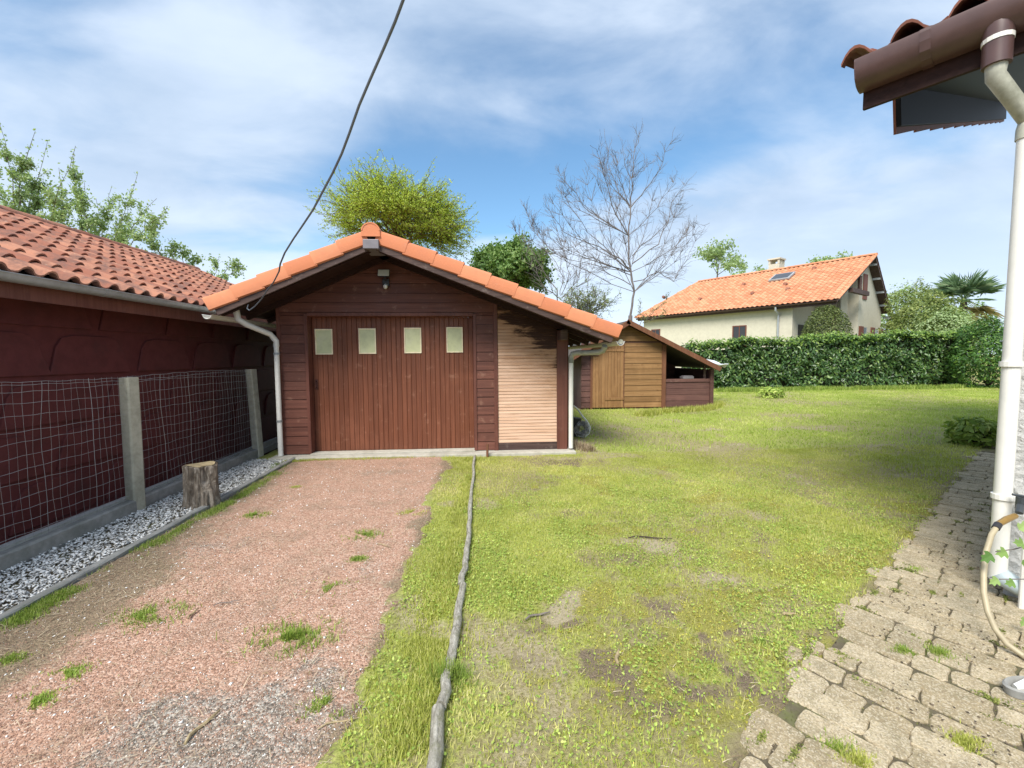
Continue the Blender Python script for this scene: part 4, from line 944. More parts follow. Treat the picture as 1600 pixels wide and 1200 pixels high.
m = MB(); m.ob(q + Z * GZ, A_, B_, Z, -5, E0 - .01, .077, .105, -.17, .1); m.build('fascia', M['soffit'], RH)
sp_ = .33; VR = (B_ + Z * sp_).normalized(); NR = (Z - B_ * sp_).normalized(); m = MB()
tile_roof(m, q + A_ * (E0 + .09) + B_ * -.02 + Z * (GZ + .125), -A_, VR, NR, 5.2, 31, .33, .26, .075, .02, 10, .62)
ro = m.build('roof_tiles', M['tile_near'], RH)
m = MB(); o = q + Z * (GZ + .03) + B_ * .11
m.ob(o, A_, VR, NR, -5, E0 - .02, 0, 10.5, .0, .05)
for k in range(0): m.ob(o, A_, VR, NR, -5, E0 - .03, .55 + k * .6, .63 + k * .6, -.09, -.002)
m.build('soffit', M['soffit_shade'], RH)
m = MB(); m.ob(o, A_, VR, NR, E0 - .02, E0 + .012, 1.0, 10.5, -.30, .07); m.build('bargeboard', M['soffit_shade'], RH, bev=.004)
m = MB()
for k in range(24): m.ob(o, A_, VR, NR, E0 + .014, E0 + .03, .95 + k * .33, .95 + k * .33 + .345, -.20 + (0), .11); 
vv = MB()
for k in range(12):
    s0 = 1.0 + k * .8; vv.hexa([o + A_ * (E0 + .014) + VR * s0 + NR * -.355, o + A_ * (E0 + .032) + VR * s0 + NR * -.355, o + A_ * (E0 + .032) + VR * (s0 + .81) + NR * -.335, o + A_ * (E0 + .014) + VR * (s0 + .81) + NR * -.335,
      o + A_ * (E0 + .014) + VR * s0 + NR * .10, o + A_ * (E0 + .032) + VR * s0 + NR * .10, o + A_ * (E0 + .032) + VR * (s0 + .81) + NR * .13, o + A_ * (E0 + .014) + VR * (s0 + .81) + NR * .13])
vv.build('verge_tiles', M['tile_near'], RH)
PZ = _bis(lambda t: pxof(pp + Z * t)[1] - 200, 1, 3.3)
m = MB(); m.tube([pp + Z * .12, pp + Z * PZ], .041, 16); dpo = m.build('downpipe', M['pvc'], RH, smooth=True)
m = MB(); e0 = pp + Z * (PZ + .05); e1 = q + Z * (GZ - .29); m.tube([pp + Z * (PZ - .06), pp + Z * PZ, e0, e0 * .5 + e1 * .5, e1, q + Z * (GZ - .24), q + Z * (GZ - .16)], [.047, .046, .042, .041, .044, .046, .046], 14); m.build('pipe_elbow', M['pvc_dirty'], dpo, smooth=True)
m = MB(); m.tube([q + Z * (GZ - .23), q + Z * (GZ - .10), q + Z * (GZ - .02), q + Z * (GZ + .04)], [.062, .063, .068, .06], 16); out_ = m.build('gutter_outlet', M['pvc_brown'], g_, smooth=True)
MB().tube([q + Z * (GZ - .105), q + Z * (GZ - .08)], .0665, 16).build('white_band', M['pvc'], out_)
m = MB(); m.tube([pp + Z * 1.42, pp + Z * 1.45], .052, 16); m.ob(pp + Z * 1.42, A_, B_, Z, -.012, .012, .03, .1, 0, .03); m.build('pipe_clip', M['pvc'], dpo)
m = MB(); m.tube([pp + Z * .62, pp + Z * .65], .051, 16); m.build('pipe_clip', M['pvc'], dpo)
m = MB(); e = [pp + Z * .16, pp + Z * .14 - A_ * .02, pp - A_ * .1 + Z * .1 - B_ * .0, pp - A_ * .3 + Z * .07, pp - A_ * .8 + Z * .05]; m.tube(e, [.052, .054, .05, .05, .05], 14); m.build('ground_pipe', M['pvc_grey'], dpo, smooth=True)
# tap, hose, tray
tp = P(1594, 790, 2.22)
TP = thing('garden_tap', (tp.x + .04, 2.26, .9), 'small dark garden tap on the rough white wall above the hose', 'tap')
m = MB(); m.tube([tp + B_ * .12 + Z * .0, tp + B_ * .02, tp - B_ * .03 + Z * .0, tp - B_ * .06 - Z * .03], .017, 8); m.tube([tp + Z * -.02, tp + Z * .05], .02, 8); m.build('spout', M['tap'], TP, smooth=True)
m = MB(); m.bar(tp + Z * .058 - A_ * .035, tp + Z * .058 + A_ * .035, .016, .012); m.build('lever', M['tap'], TP, bev=.003)
m = MB(); m.tube([tp - B_ * -.03 - Z * .03 - A_ * .03, tp - A_ * .03 - Z * .9 + B_ * .03], .014, 8); m.build('supply_pipe', M['pvc'], TP, smooth=True)
hp_ = [P(1586, 806, 2.19), P(1574, 811, 2.16), P(1560, 819, 2.14), P(1549, 836, 2.11), P(1541, 862, 2.08), P(1537, 895, 2.04), P(1537, 925, 2.0), P(1543, 955, 1.96), P(1555, 983, 1.91), Hp(1573, 1006, .05), Hp(1600, 1026, .02), Hp(1650, 1060, .02)]
for p in hp_: p.z = max(p.z, .02)
HO = MB().tube(hp_[2:], .013, 10).build('garden_hose', M['hose'], org=tuple(hp_[3]), smooth=True); tag(HO, 'beige garden hose hanging in a curve from the tap to the paving', 'hose')
m = MB(); m.tube(hp_[0:3], [.015, .017, .015], 10); m.build('hose_connector', M['brass'], HO, smooth=True)
m = MB(); m.tube([hp_[2], hp_[2] + (hp_[3] - hp_[2]) * .4], .018, 10); m.build('hose_collar', M['lamp_body'], HO, smooth=True)
tc_ = G(1592, 1076, .02); vs = []; n = 22
for (r0, z0) in ((.115, 0), (.125, .035), (.115, .042), (.1, .035), (.085, .012), (.001, .01)):
    for k in range(n): vs.append((tc_.x + .03 + math.cos(k * 2 * math.pi / n) * r0 * .85, tc_.y - .01 + math.sin(k * 2 * math.pi / n) * r0 * .42, z0 + .006))
m = MB(); m.add(vs, [(i * n + k, i * n + (k + 1) % n, (i + 1) * n + (k + 1) % n, (i + 1) * n + k) for i in range(5) for k in range(n)])
tag(m.build('plant_saucer', M['concrete_dark'], org=(tc_.x, tc_.y, 0), smooth=True), 'oval grey plastic dish lying on the paving by the hose', 'dish')
m = MB(); m.tube([(tc_.x - .02, tc_.y, .028), (tc_.x + .03, tc_.y - .01, .045), (tc_.x + .08, tc_.y - .0, .05)], [.015, .028, .02], 7, jit=.3); tag(m.build('white_shell', M['pvc'], org=(tc_.x + .03, tc_.y, .02)), 'white lump lying inside the grey oval dish', 'shell')

# ============================================================ VEGETATION
NR_ = np.random.RandomState(11)
LEAF4 = (np.array([(0, 0, 0), (.32, .42, .10), (0, 1, -.02), (-.32, .42, .10)]), np.array([(0, 1, 2), (0, 2, 3)]))            # folded leaf, length 1 along +Y
LEAF7 = (np.array([(0, 0, 0), (.17, .25, .06), (.2, .6, .05), (0, 1, -.1), (-.2, .6, .05), (-.17, .25, .06), (0, .5, .0)]), np.array([(0, 1, 6), (1, 2, 6), (2, 3, 6), (3, 4, 6), (4, 5, 6), (5, 0, 6)]))
def rand_rot(n, face=None, spread=1.0, rs=NR_):
    """random frames; if face (n,3) is given the leaf normal (+Z) is bent toward it"""
    nrm = rs.normal(size=(n, 3)) * spread
    if face is not None: nrm = nrm * .55 + face
    nrm /= np.linalg.norm(nrm, axis=1)[:, None] + 1e-9
    t = rs.normal(size=(n, 3)); t -= nrm * (t * nrm).sum(1)[:, None]; t /= np.linalg.norm(t, axis=1)[:, None] + 1e-9
    s = np.cross(t, nrm); return np.stack([s, t, nrm], 2)
def leaves(name, pos, size, mat, parent, org, face=None, T=LEAF4, spread=1.0, droop=0, rnd=None):
    n = len(pos); R_ = rand_rot(n, face, spread)
    if droop:
        R_[:, :, 1] += np.array([0, 0, -droop]); R_[:, :, 1] /= np.linalg.norm(R_[:, :, 1], axis=1)[:, None]
    s = size * NR_.uniform(.65, 1.3, n)
    V, F, r = scatter(T[0], T[1], np.asarray(pos), R_, s, NR_.rand(n) if rnd is None else rnd)
    return fast(name, V, F, r, mat, parent, org)
def curve(p, d, L, n, bend, rs, up=0.0):
    pts = [np.array(p, float)]; d = np.array(d, float); d /= np.linalg.norm(d)
    for i in range(n):
        d = d + rs.normal(size=3) * bend + np.array([0, 0, up]); d /= np.linalg.norm(d); pts.append(pts[-1] + d * L / n)
    return pts, d
def branchy(mb, p, d, L, r, lvl, rs, tips, kids=3, ratio=.62, up=.06, bend=.13, ang=.7, minr=.004, side=True, tips_from=1, t0=.25):
    n = 4 if lvl > 1 else 3
    pts, dd = curve(p, d, L, n, bend, rs, up)
    mb.tube(pts, [max(minr, r * (1 - .6 * i / n)) for i in range(n + 1)], 7 if lvl > 2 else (5 if lvl > 1 else 3), False)
    if lvl <= tips_from: tips.append(pts)
    if lvl == 0: return
    for k in range(kids):
        t = t0 + (1 - t0) * (k + rs.rand() * .8) / kids; i = min(n - 1, int(t * n)); q = pts[i] + (pts[i + 1] - pts[i]) * (t * n - i)
        dv = pts[i + 1] - pts[i]; dv /= np.linalg.norm(dv)
        s = rs.normal(size=3); s -= dv * s.dot(dv); s /= np.linalg.norm(s)
        a = ang * rs.uniform(.7, 1.25)
        branchy(mb, q, dv * math.cos(a) + s * math.sin(a), L * ratio * rs.uniform(.75, 1.2), r * .55, lvl - 1, rs, tips, kids, ratio, up, bend, ang, minr, side, tips_from, t0)
def along(tips, per, spread, rs, lo=0.0):
    out = []
    for pts in tips:
        a = np.array(pts); k = len(a) - 1
        t = lo * k + (k - lo * k) * rs.rand(per); i = np.minimum(k - 1, t.astype(int)); f = (t - i)[:, None]
        out.append(a[i] * (1 - f) + a[i + 1] * f + rs.normal(size=(per, 3)) * spread)
    return np.concatenate(out)

# --- willow-like bright tree behind the garage: flat feathery sprays
def spray_tree(name, label, cx, cy, cz, rx, rz_, leafm, barkm, nspray, per, lsize, seed, group=None, base_r=.14, up=.15, holes=.0, cat='tree', L0=(.7, 1.1)):
    rs = np.random.RandomState(seed); T = thing(name, (cx, cy, 0), label, cat, group)
    mb = MB(); tips = []
    trunk = [np.array((cx, cy, -.1)), np.array((cx + .1, cy, cz * .35)), np.array((cx - .05, cy + .05, cz - rz_ * .5)), np.array((cx, cy, cz))]
    mb.tube(trunk, [base_r, base_r * .8, base_r * .6, base_r * .3], 8)
    nl = max(6, nspray // 12); starts = []
    for i in range(nl):
        th = rs.uniform(0, 2 * math.pi); ph = rs.uniform(-.25, 1.35)
        d = np.array((math.cos(th) * math.cos(ph), math.sin(th) * math.cos(ph), math.sin(ph)))
        e = np.array((cx, cy, cz)) + d * np.array((rx, rx, rz_)) * rs.uniform(.5, .8)
        s = trunk[2] + (trunk[3] - trunk[2]) * rs.rand(); mid = (s + e) / 2 + rs.normal(size=3) * .1 * rx
        mb.tube([s, mid, e], [base_r * .3, base_r * .18, .008], 5, False); starts.append((s, mid, e, d))
    for i in range(nspray):
        s, mid, e, d = starts[i % nl]; t = rs.uniform(.3, 1); p = mid * (1 - t) + e * t
        dd = d * rs.uniform(.5, 1.0) + rs.normal(size=3) * .55; dd[2] = dd[2] * .5 + up
        branchy(mb, p, dd, rs.uniform(*L0) * rx * .42, .012, 1, rs, tips, 4, .55, .02, .12, .6, .003)
    mb.build('trunk', barkm, T)
    pos = along(tips, per, lsize * .55, rs)
    leaves('crown', pos, lsize, leafm, T, (cx, cy, 0), spread=1)
    return T
def wpt(px, py, Yd): p = P(px, py, Yd); return p.x, p.y, p.z
c = wpt(622, 335, 13.5)
spray_tree('spring_willow', 'bright lime green tree in fresh spring leaf rising behind the garage ridge', c[0], c[1], c[2] - .40, 2.0, 1.2, M['lime'], M['twig_lime'], 620, 17, .052, 3, up=.0, L0=(.7, 1.3), base_r=.08)
c = wpt(792, 436, 16)
spray_tree('evergreen_tree', 'dense dark green tree just above the right slope of the garage roof', c[0], c[1], c[2], 1.6, 1.0, M['dkgreen'], M['bark_dark'], 330, 22, .12, 4, up=.2, cat='tree')
c = wpt(1122, 420, 44)
spray_tree('thin_tree', 'thin green tree beyond the left end of the orange house roof', c[0], c[1], c[2] + .2, 2.9, 2.3, M['spring'], M['bark'], 55, 7, .26, 8, group='trees far behind the orange roof')
c = wpt(1166, 432, 46)
spray_tree('thin_tree', 'small sparse tree top just left of the chimney', c[0], c[1], c[2] - .8, 2.4, 1.2, M['spring'], M['bark'], 30, 7, .26, 9, group='trees far behind the orange roof')
c = wpt(1296, 412, 46)
spray_tree('thin_tree', 'rounded green tree top showing above the orange ridge near the gable', c[0], c[1], c[2] - .9, 2.3, 1.5, M['spring'], M['bark'], 60, 10, .3, 10, group='trees far behind the orange roof')
# --- bare tree: main limbs after the photograph, twigs grown on them
def limb_tree(name, label, Yd, limbs, r0, barkm, seed, kids, twigL, group=None, leafm=None, per=0, lsize=.1, base=None, lvl=1, minr=.0028, spreadY=1.2, up=.03, cat='tree', ang=.62):
    rs = np.random.RandomState(seed); b = base or limbs[0][0]; b3 = P(b[0], b[1], Yd)
    T = thing(name, (b3.x, Yd, 0), label, cat, group); mb = MB(); tips = []
    first = P(limbs[0][0][0], limbs[0][0][1], Yd); mb.tube([(first.x - .05, Yd, -.1), (first.x - .02, Yd, first.z * .5), tuple(first)], [r0 * 1.4, r0 * 1.15, r0], 9)
    for li, L in enumerate(limbs):
        off = 0 if li == 0 else rs.uniform(-1, 1) * spreadY; pts = []
        for i, q in enumerate(L):
            t = i / (len(L) - 1); pts.append(np.array(P(q[0], q[1], Yd + off * t)))
        # jitter and subdivide
        fine = [pts[0]]
        for i in range(len(pts) - 1):
            for s in (.33, .67, 1): fine.append(pts[i] * (1 - s) + pts[i + 1] * s + rs.normal(size=3) * .03 * (s < 1))
        n = len(fine); rr0 = r0 if li == 0 else r0 * (L[0][2] if len(L[0]) > 2 else .5)
        mb.tube(fine, [max(.0045, rr0 * .6 * (1 - i / n) ** 1.1) for i in range(n)], 6, False); tips.append(fine[n // 2:]); tips.append(fine[-4:]); tips.append(fine[-3:])
        length = sum(np.linalg.norm(fine[i + 1] - fine[i]) for i in range(n - 1)); cnt = int(kids * length)
        for k in range(cnt):
            t = (.12 if li else .3) + .86 * rs.rand() * (1 - (.12 if li else .3)); i = min(n - 2, int(t * (n - 1))); q = fine[i]; dv = fine[i + 1] - fine[i]; dv /= np.linalg.norm(dv)
            s = rs.normal(size=3); s -= dv * s.dot(dv); s /= np.linalg.norm(s); a = ang * rs.uniform(.6, 1.3)
            branchy(mb, q, dv * math.cos(a) + s * math.sin(a) + np.array((0, 0, .12)), twigL * rs.uniform(.5, 1.3) * (1.15 - .6 * t), .0068, lvl, rs, tips, 3, .6, up, .07, .55, minr)
    mb.build('trunk', barkm, T)
    if leafm: leaves('crown', along(tips, per, lsize * .6, rs), lsize, leafm, T, (b3.x, Yd, 0))
    return T, tips
bare = [[(985, 493), (991, 456), (986, 425), (982, 368), (985, 323), (987, 278), (991, 238), (997, 215), (1005, 195)],
 [(985, 325, .42), (1008, 296), (1031, 266), (1046, 226), (1055, 198)], [(983, 370, .5), (956, 320), (945, 278), (933, 238), (922, 227)], [(984, 325, .35), (962, 286), (950, 255), (944, 201)],
 [(985, 420, .5), (965, 402), (920, 380), (880, 362), (859, 329), (851, 303)], [(982, 368, .4), (950, 352), (907, 329), (880, 312), (868, 292)], [(988, 412, .5), (1029, 382), (1043, 350), (1049, 317), (1070, 290), (1089, 268)],
 [(990, 440, .4), (1030, 425), (1052, 440), (1064, 420), (1077, 394), (1090, 368), (1109, 348)], [(988, 400, .35), (1030, 360), (1052, 340), (1083, 320)], [(986, 426, .35), (955, 385), (952, 330), (935, 290), (913, 250)],
 [(986, 430, .4), (940, 410), (905, 395), (872, 370), (845, 345)], [(987, 405, .3), (1005, 370), (1015, 330), (1030, 285)], [(985, 445, .4), (955, 430), (930, 405), (900, 372), (893, 340)]]
_r = np.random.RandomState(77)
for _k in range(22):
    _a = _r.uniform(R(5), R(178)); _f = _r.uniform(.8, 1.0); ex_, ey_ = 958 + math.cos(_a) * 142 * _f, 385 - math.sin(_a) * 165 * _f
    ok_ = [i_ for i_ in range(1, 7) if bare[0][i_][1] - ey_ > .75 * abs(ex_ - bare[0][i_][0])] or [1, 2]
    bx_, by_ = bare[0][ok_[_r.randint(0, len(ok_))]]
    mx_, my_ = (bx_ + ex_) / 2 + (ex_ - bx_) * .12, (by_ + ey_) / 2 + abs(ex_ - bx_) * .05
    bare.append([(bx_, by_, .3), (mx_, my_), (ex_ * .8 + mx_ * .2 + _r.uniform(-5, 5), ey_ * .75 + my_ * .25), (ex_, ey_)])
limb_tree('bare_tree', 'tall bare grey tree with fine leafless twigs behind the small shed', 14.6, bare, .07, M['birch'], 5, 6.5, .55, spreadY=1.5, ang=.75)
shr = [[(871, 470), (871, 453), (850, 425), (825, 385), (806, 362), (799, 346)], [(875, 460, .6), (882, 436), (858, 396), (831, 354), (822, 330), (814, 314)], [(876, 462, .6), (892, 430), (880, 390), (868, 350), (866, 320)], [(878, 465, .6), (905, 435), (905, 395), (898, 365)], [(872, 465, .6), (845, 440), (822, 400), (812, 372)], [(878, 465, .5), (915, 440), (930, 410), (935, 375)]]
limb_tree('bare_shrub', 'smaller leafless multi-stem shrub left of the tall bare tree', 13.6, shr, .034, M['birch'], 6, 10, .5, spreadY=.9, ang=.75)
limb_tree('budding_shrub', 'pale budding shrub with olive leaves between garage roof and bare tree', 13.0, [[(915, 500), (915, 480), (912, 455)]] + [[(915, 500, .7), (915 + dx * .5, 478), (915 + dx, 470 - dy)] for dx, dy in ((-50, 10), (-35, 30), (-15, 38), (5, 40), (25, 34), (42, 20), (55, 6), (35, 0), (-40, -4), (15, 25), (-22, 20))], .03, M['bark'], 7, 14, .4, leafm=M['olive'], per=4, lsize=.045, spreadY=.7, up=.02, cat='shrub', ang=.9)
limb_tree('mossy_branch_shrub', 'thin lichen covered branches rising between the shed roof and the orange house roof', 13.2, [[(1000, 520), (1003, 500), (1000, 490), (1002, 470)], [(1004, 505, .8), (1020, 490), (1035, 475), (1048, 455)], [(1006, 505, .6), (1030, 495), (1044, 480)]], .022, M['bark'], 12, 8, .22, leafm=M['olive'], per=3, lsize=.04, spreadY=.3, cat='shrub')
# --- left trees with ascending leafy shoots, behind the red building
def shoots(lst, b): return [[(b[0], b[1]) + ((.6,) if i else ())] + [((b[0] * .5 + m[0] * .5), (b[1] * .45 + m[1] * .55)), m, t] for i, (m, t) in enumerate(lst)]
limb_tree('spring_tree', 'tall loose tree with young green leaves at the left edge above the red tiled roof', 13.0, shoots([((30, 290), (55, 205)), ((20, 280), (0, 195)), ((50, 300), (74, 222)), ((-20, 290), (-40, 210)), ((85, 320), (118, 228)), ((60, 330), (40, 270)), ((100, 330), (92, 262)), ((10, 330), (-5, 260)), ((60, 300), (20, 240))], (30, 470)), .07, M['bark'], 21, 6, .45, leafm=M['spring'], per=12, lsize=.075, spreadY=1.4)
limb_tree('spring_tree', 'leafy young tree in the middle above the red tiled roof', 13.4, shoots([((120, 310), (116, 240)), ((135, 340), (132, 285)), ((190, 345), (215, 272)), ((165, 345), (175, 290)), ((210, 350), (245, 310)), ((225, 360), (262, 322)), ((95, 345), (80, 300)), ((150, 370), (150, 310)), ((190, 370), (200, 320))], (150, 470)), .06, M['bark'], 22, 7, .42, leafm=M['spring'], per=12, lsize=.075, spreadY=1.2)
limb_tree('spring_tree', 'low sparse tree tips poking above the far end of the red tiled roof', 14.0, shoots([((235, 370), (258, 322)), ((270, 400), (262, 372)), ((300, 415), (312, 400)), ((355, 420), (374, 408)), ((338, 425), (342, 400)), ((285, 405), (285, 385)), ((240, 390), (235, 372)), ((360, 428), (380, 420))], (300, 500)), .06, M['bark'], 23, 5.5, .33, leafm=M['spring'], per=10, lsize=.08, spreadY=.8)

# --- laurel hedge
def hedge_pts(x0, x1, y0, y1, hfun, n, rs, depth=.22):
    W_ = x1 - x0; D = y1 - y0; H = 2.3; ar = np.array([W_ * H, W_ * D * 1.4, D * H * .7, D * H * .7]); k = (n * ar / ar.sum()).astype(int); P_ = []; N_ = []
    x = rs.uniform(x0, x1, k[0]); z = rs.rand(k[0]) ** .9 * hfun(x); lump = .6 * (fbm(x * 1.3, z * 1.6 + 7, 3) - .5) + .12 * (fbm(x * 5, z * 5, 2) - .5)
    y = y0 - lump + rs.rand(k[0]) ** 2 * depth + .10 * (z / 2.2) ** 3; P_.append(np.stack([x, y, z], 1)); N_.append(np.tile([0, -1, .45], (k[0], 1)))
    x = rs.uniform(x0, x1, k[1]); y = rs.uniform(y0, y1, k[1]); z = hfun(x) + .14 * (fbm(x * 2.5, y * 2.5, 3) - .5) * 2 - rs.rand(k[1]) ** 2 * .15; P_.append(np.stack([x, y, z], 1)); N_.append(np.tile([0, -.2, 1], (k[1], 1)))
    for xx, s, kk in ((x0, -1, k[2]), (x1, 1, k[3])):
        y = rs.uniform(y0, y1, kk); z = rs.rand(kk) * hfun(np.full(kk, xx)); x = xx + s * .2 * (fbm(y * 2 + xx, z * 2, 3) - .5) - s * rs.rand(kk) * .15; P_.append(np.stack([x, y, z], 1)); N_.append(np.tile([s, 0, .3], (kk, 1)))
    return np.concatenate(P_), np.concatenate(N_)
HX0, HX1, HY0, HY1 = Hp(1082, 560, 1.4).x * 0 + P(1082, 560, 18.3).x, P(1512, 560, 18.3).x, 18.3, 19.3
rs = np.random.RandomState(31)
def hh(x): return 2.02 + .42 * (x - HX0) / (HX1 - HX0) + .06 * np.sin(x * 1.7) + .05 * np.sin(x * 4.3 + 1)
HG = thing('laurel_hedge', ((HX0 + HX1) / 2, HY0, 0), 'long clipped dark green laurel hedge across the far end of the lawn', 'hedge')
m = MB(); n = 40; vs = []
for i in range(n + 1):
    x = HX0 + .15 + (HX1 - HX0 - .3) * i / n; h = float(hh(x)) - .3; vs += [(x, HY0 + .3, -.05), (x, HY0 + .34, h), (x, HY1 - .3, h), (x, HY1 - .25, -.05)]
m.add(vs, [(i * 4 + k, (i + 1) * 4 + k, (i + 1) * 4 + k + 1, i * 4 + k + 1) for i in range(n) for k in range(3)] + [(3, 2, 1, 0), tuple(n * 4 + k for k in range(4))]); m.build('shade_core', M['hedge_shade'], HG)  # solid dark core, its colour painted as shade behind the leaves
p, nn = hedge_pts(HX0, HX1, HY0, HY1, hh, 26000, rs, .3)
gap = fbm(p[:, 0] * 1.1 + 3, p[:, 2] * 1.5, 3); keep = rs.rand(len(p)) < .38 + .7 * sstep(.38, .58, gap)
p, nn = p[keep], nn[keep]
leaves('foliage', p, .17, M['laurel'], HG, tuple(HG['_o']), nn, LEAF7, 1.0, droop=.35)
x = rs.uniform(HX0, HX1, 2600); y = HY0 + rs.rand(2600) * .6 - .12; z = hh(x) + rs.uniform(-.18, .17, 2600) * (.6 + .8 * vnoise(x * 1.7, x * 0)); leaves('young_leaves', np.stack([x, y, z], 1), .13, M['laurel_tip'], HG, tuple(HG['_o']), np.tile([0, -.5, .9], (2600, 1)), LEAF7)
# blob bushes
def bush(name, label, cx, cy, cz, rx, ry, rz_, n, lsize, leafm, seed, T=LEAF7, lump=.25, cat='bush', group=None, droop=0, core=True, low=-.6):
    rs = np.random.RandomState(seed); th = thing(name, (cx, cy, 0), label, cat, group)
    d = rs.normal(size=(n, 3)); d[:, 2] = np.abs(d[:, 2]) * np.where(rs.rand(n) < .3, low, 1); d /= np.linalg.norm(d, axis=1)[:, None]
    az = np.arctan2(d[:, 1], d[:, 0]); l = 1 + lump * (fbm(az * 2.2 + 10 + seed, d[:, 2] * 3 + 10, 3) - .5) * 2 + .1 * (fbm(az * 8 + 30, d[:, 2] * 8 + 10, 2) - .5)
    rr = l * (1 - .30 * rs.rand(n) ** 2.2); p = np.stack([cx + d[:, 0] * rx * rr, cy + d[:, 1] * ry * rr, np.maximum(.02, cz + d[:, 2] * rz_ * rr)], 1)
    keep = rs.rand(n) < .5 + .8 * sstep(.3, .6, fbm(p[:, 0] * 2.2, p[:, 2] * 2.2 + p[:, 1], 3)); p, d = p[keep], d[keep]
    leaves('foliage', p, lsize, leafm, th, (cx, cy, 0), d * 1.0 + np.array([0, 0, .3]), T, 1, droop=droop)
    m = MB(); 
    if core:
        for k in range(7):
            t = 2 * math.pi * k / 7; m.tube([(cx, cy, 0), (cx + math.cos(t) * rx * .3, cy + math.sin(t) * ry * .3, cz * .7), (cx + math.cos(t) * rx * .7, cy + math.sin(t) * ry * .7, cz + rz_ * .4)], [.03, .02, .008], 5, False)
        m.tube([(cx, cy, 0), (cx, cy, cz + rz_ * .6)], [.05, .02], 6, False)
        m.build('stems', M['bark_dark'], th)
    return th
c = P(1292, 500, 20.6)
bush('topiary_bush', 'rounded clipped olive green bush in front of the cream house porch', c.x, 20.6, 2.15, 1.12, 1.0, 1.80, 9000, .085, M['topiary'], 41, LEAF4, .06)
c = P(1542, 560, 17.4)
bush('evergreen_bush', 'bright topped dark evergreen bush at the right end of the hedge beside the downpipe', c.x + .15, 17.4, 1.1, 1.6, 1.1, 1.85, 12000, .12, M['laurel_dark'], 42, LEAF7, .25)
c = P(1440, 480, 23)
bush('leafy_bush', 'loose light green bush over the hedge between gable and palm', c.x, 23, 2.9, 1.9, 1.5, 2.3, 11000, .12, M['olive'], 43, LEAF4, .5)
c = P(1478, 500, 22)
bush('leafy_bush', 'darker green bush under the palm fronds behind the hedge', c.x, 22, 2.2, 1.8, 1.4, 1.8, 9000, .12, M['spring'], 44, LEAF4, .4)
c = P(1408, 470, 34)
bush('leafy_bush', 'pale green tree crown close behind the right eave of the cream house', c.x + .6, 34, 3.9, 2.6, 2, 3.2, 7000, .2, M['spring'], 45, LEAF4, .3)
c = P(1548, 480, 24); bush('leafy_bush', 'dark bush behind the palm next to the white downpipe', c.x, 25.5, 2.2, 2.4, 1.5, 2.5, 6000, .13, M['dkgreen'], 48, LEAF4, .4)
# palm
c = P(1506, 468, 23.5)
PT = thing('fan_palm', (c.x, 23.5, 0), 'fan palm with grey green fronds above the right end of the hedge', 'palm')
m = MB(); m.tube([(c.x, 23.5, -.1), (c.x + .05, 23.5, 2), (c.x, 23.5, c.z - .1)], [.2, .17, .15], 9, jit=.1); m.build('trunk', M['bark_dark'], PT)
rs = np.random.RandomState(51)
for k in range(34):
    dry = k > 27; th = rs.uniform(0, 2 * math.pi); ph = rs.uniform(-.1, 1.3) if not dry else rs.uniform(-1.0, -.4)
    d = np.array((math.cos(th) * math.cos(ph), math.sin(th) * math.cos(ph), math.sin(ph))); L = rs.uniform(.8, 1.15); b = np.array((c.x, 23.5, c.z)); e = b + d * L + np.array((0, 0, -.1 * L))
    m = MB(); m.tube([b, (b + e) / 2 + np.array((0, 0, .06)), e], [.018, .014, .01], 4, False); s = np.cross(d, (0, 0, 1)); s /= np.linalg.norm(s) + 1e-9; u = np.cross(s, d)
    for j in range(21):
        a = (j - 10) / 10 * 1.75; dr = d * math.cos(a) + s * math.sin(a); l = 1.1 * (1 - .25 * abs(j - 10) / 10) * rs.uniform(.85, 1.1)
        wv = s * math.cos(a) - d * math.sin(a); t1 = e + dr * l * .55 + u * .03; t2 = e + dr * l + np.array((0, 0, -.04 - .16 * rs.rand())) ; w_ = .026
        m.add([e, t1 + wv * w_, t2, t1 - wv * w_ + u * .01], [(0, 1, 2), (0, 2, 3)], rs.rand())
    m.build('frond', M['palm_dry'] if dry else M['palm'], PT)
# small shrub by the wall
c = G(1522, 694)
bush('low_shrub', 'small bright green leafy shrub on the lawn beside the white downpipe', c.x, c.y, .16, .36, .32, .27, 800, .12, M['laurel_tip'], 46, LEAF7, .2)
for o in list(bpy.data.objects):
    if o.name.startswith('foliage') and o.parent and o.parent.name.startswith('low_shrub'): o.data.materials[0] = M['grass_lush']
c = G(1205, 622); bush('hedge_weed', 'low weedy clump at the foot of the hedge near the shed', c.x, c.y, .08, .5, .3, .28, 500, .12, M['clover'], 47, LEAF7, .3, 'plant')
# white rubbish sheet behind lean-to
c = P(1118, 566, 12.6); m = MB(); rs = np.random.RandomState(6); n = 12; vs = []
for i in range(n):
    for j in range(n):
        u, v = i / (n - 1), j / (n - 1); x = c.x - .75 + u * 1.25; y = 12.75 + v * .75; z = c.z + .10 + .14 * vnoise(u * 4 + np.array(3.), v * 4 + np.array(1.)) - .22 * u * u * (1 + v * .2) - .05; vs.append((x, y, float(z)))
m.add(vs, [(i * n + j, (i + 1) * n + j, (i + 1) * n + j + 1, i * n + j + 1) for i in range(n - 1) for j in range(n - 1)]); so = m.build('plastic_sheet', M['plastic_sheet'], org=(c.x, 12.8, c.z), smooth=False)
sm = so.modifiers.new('thick', 'SOLIDIFY'); sm.thickness = .02
tag(so, 'crumpled white plastic sheet lying behind the low end of the shed roof', 'sheet')
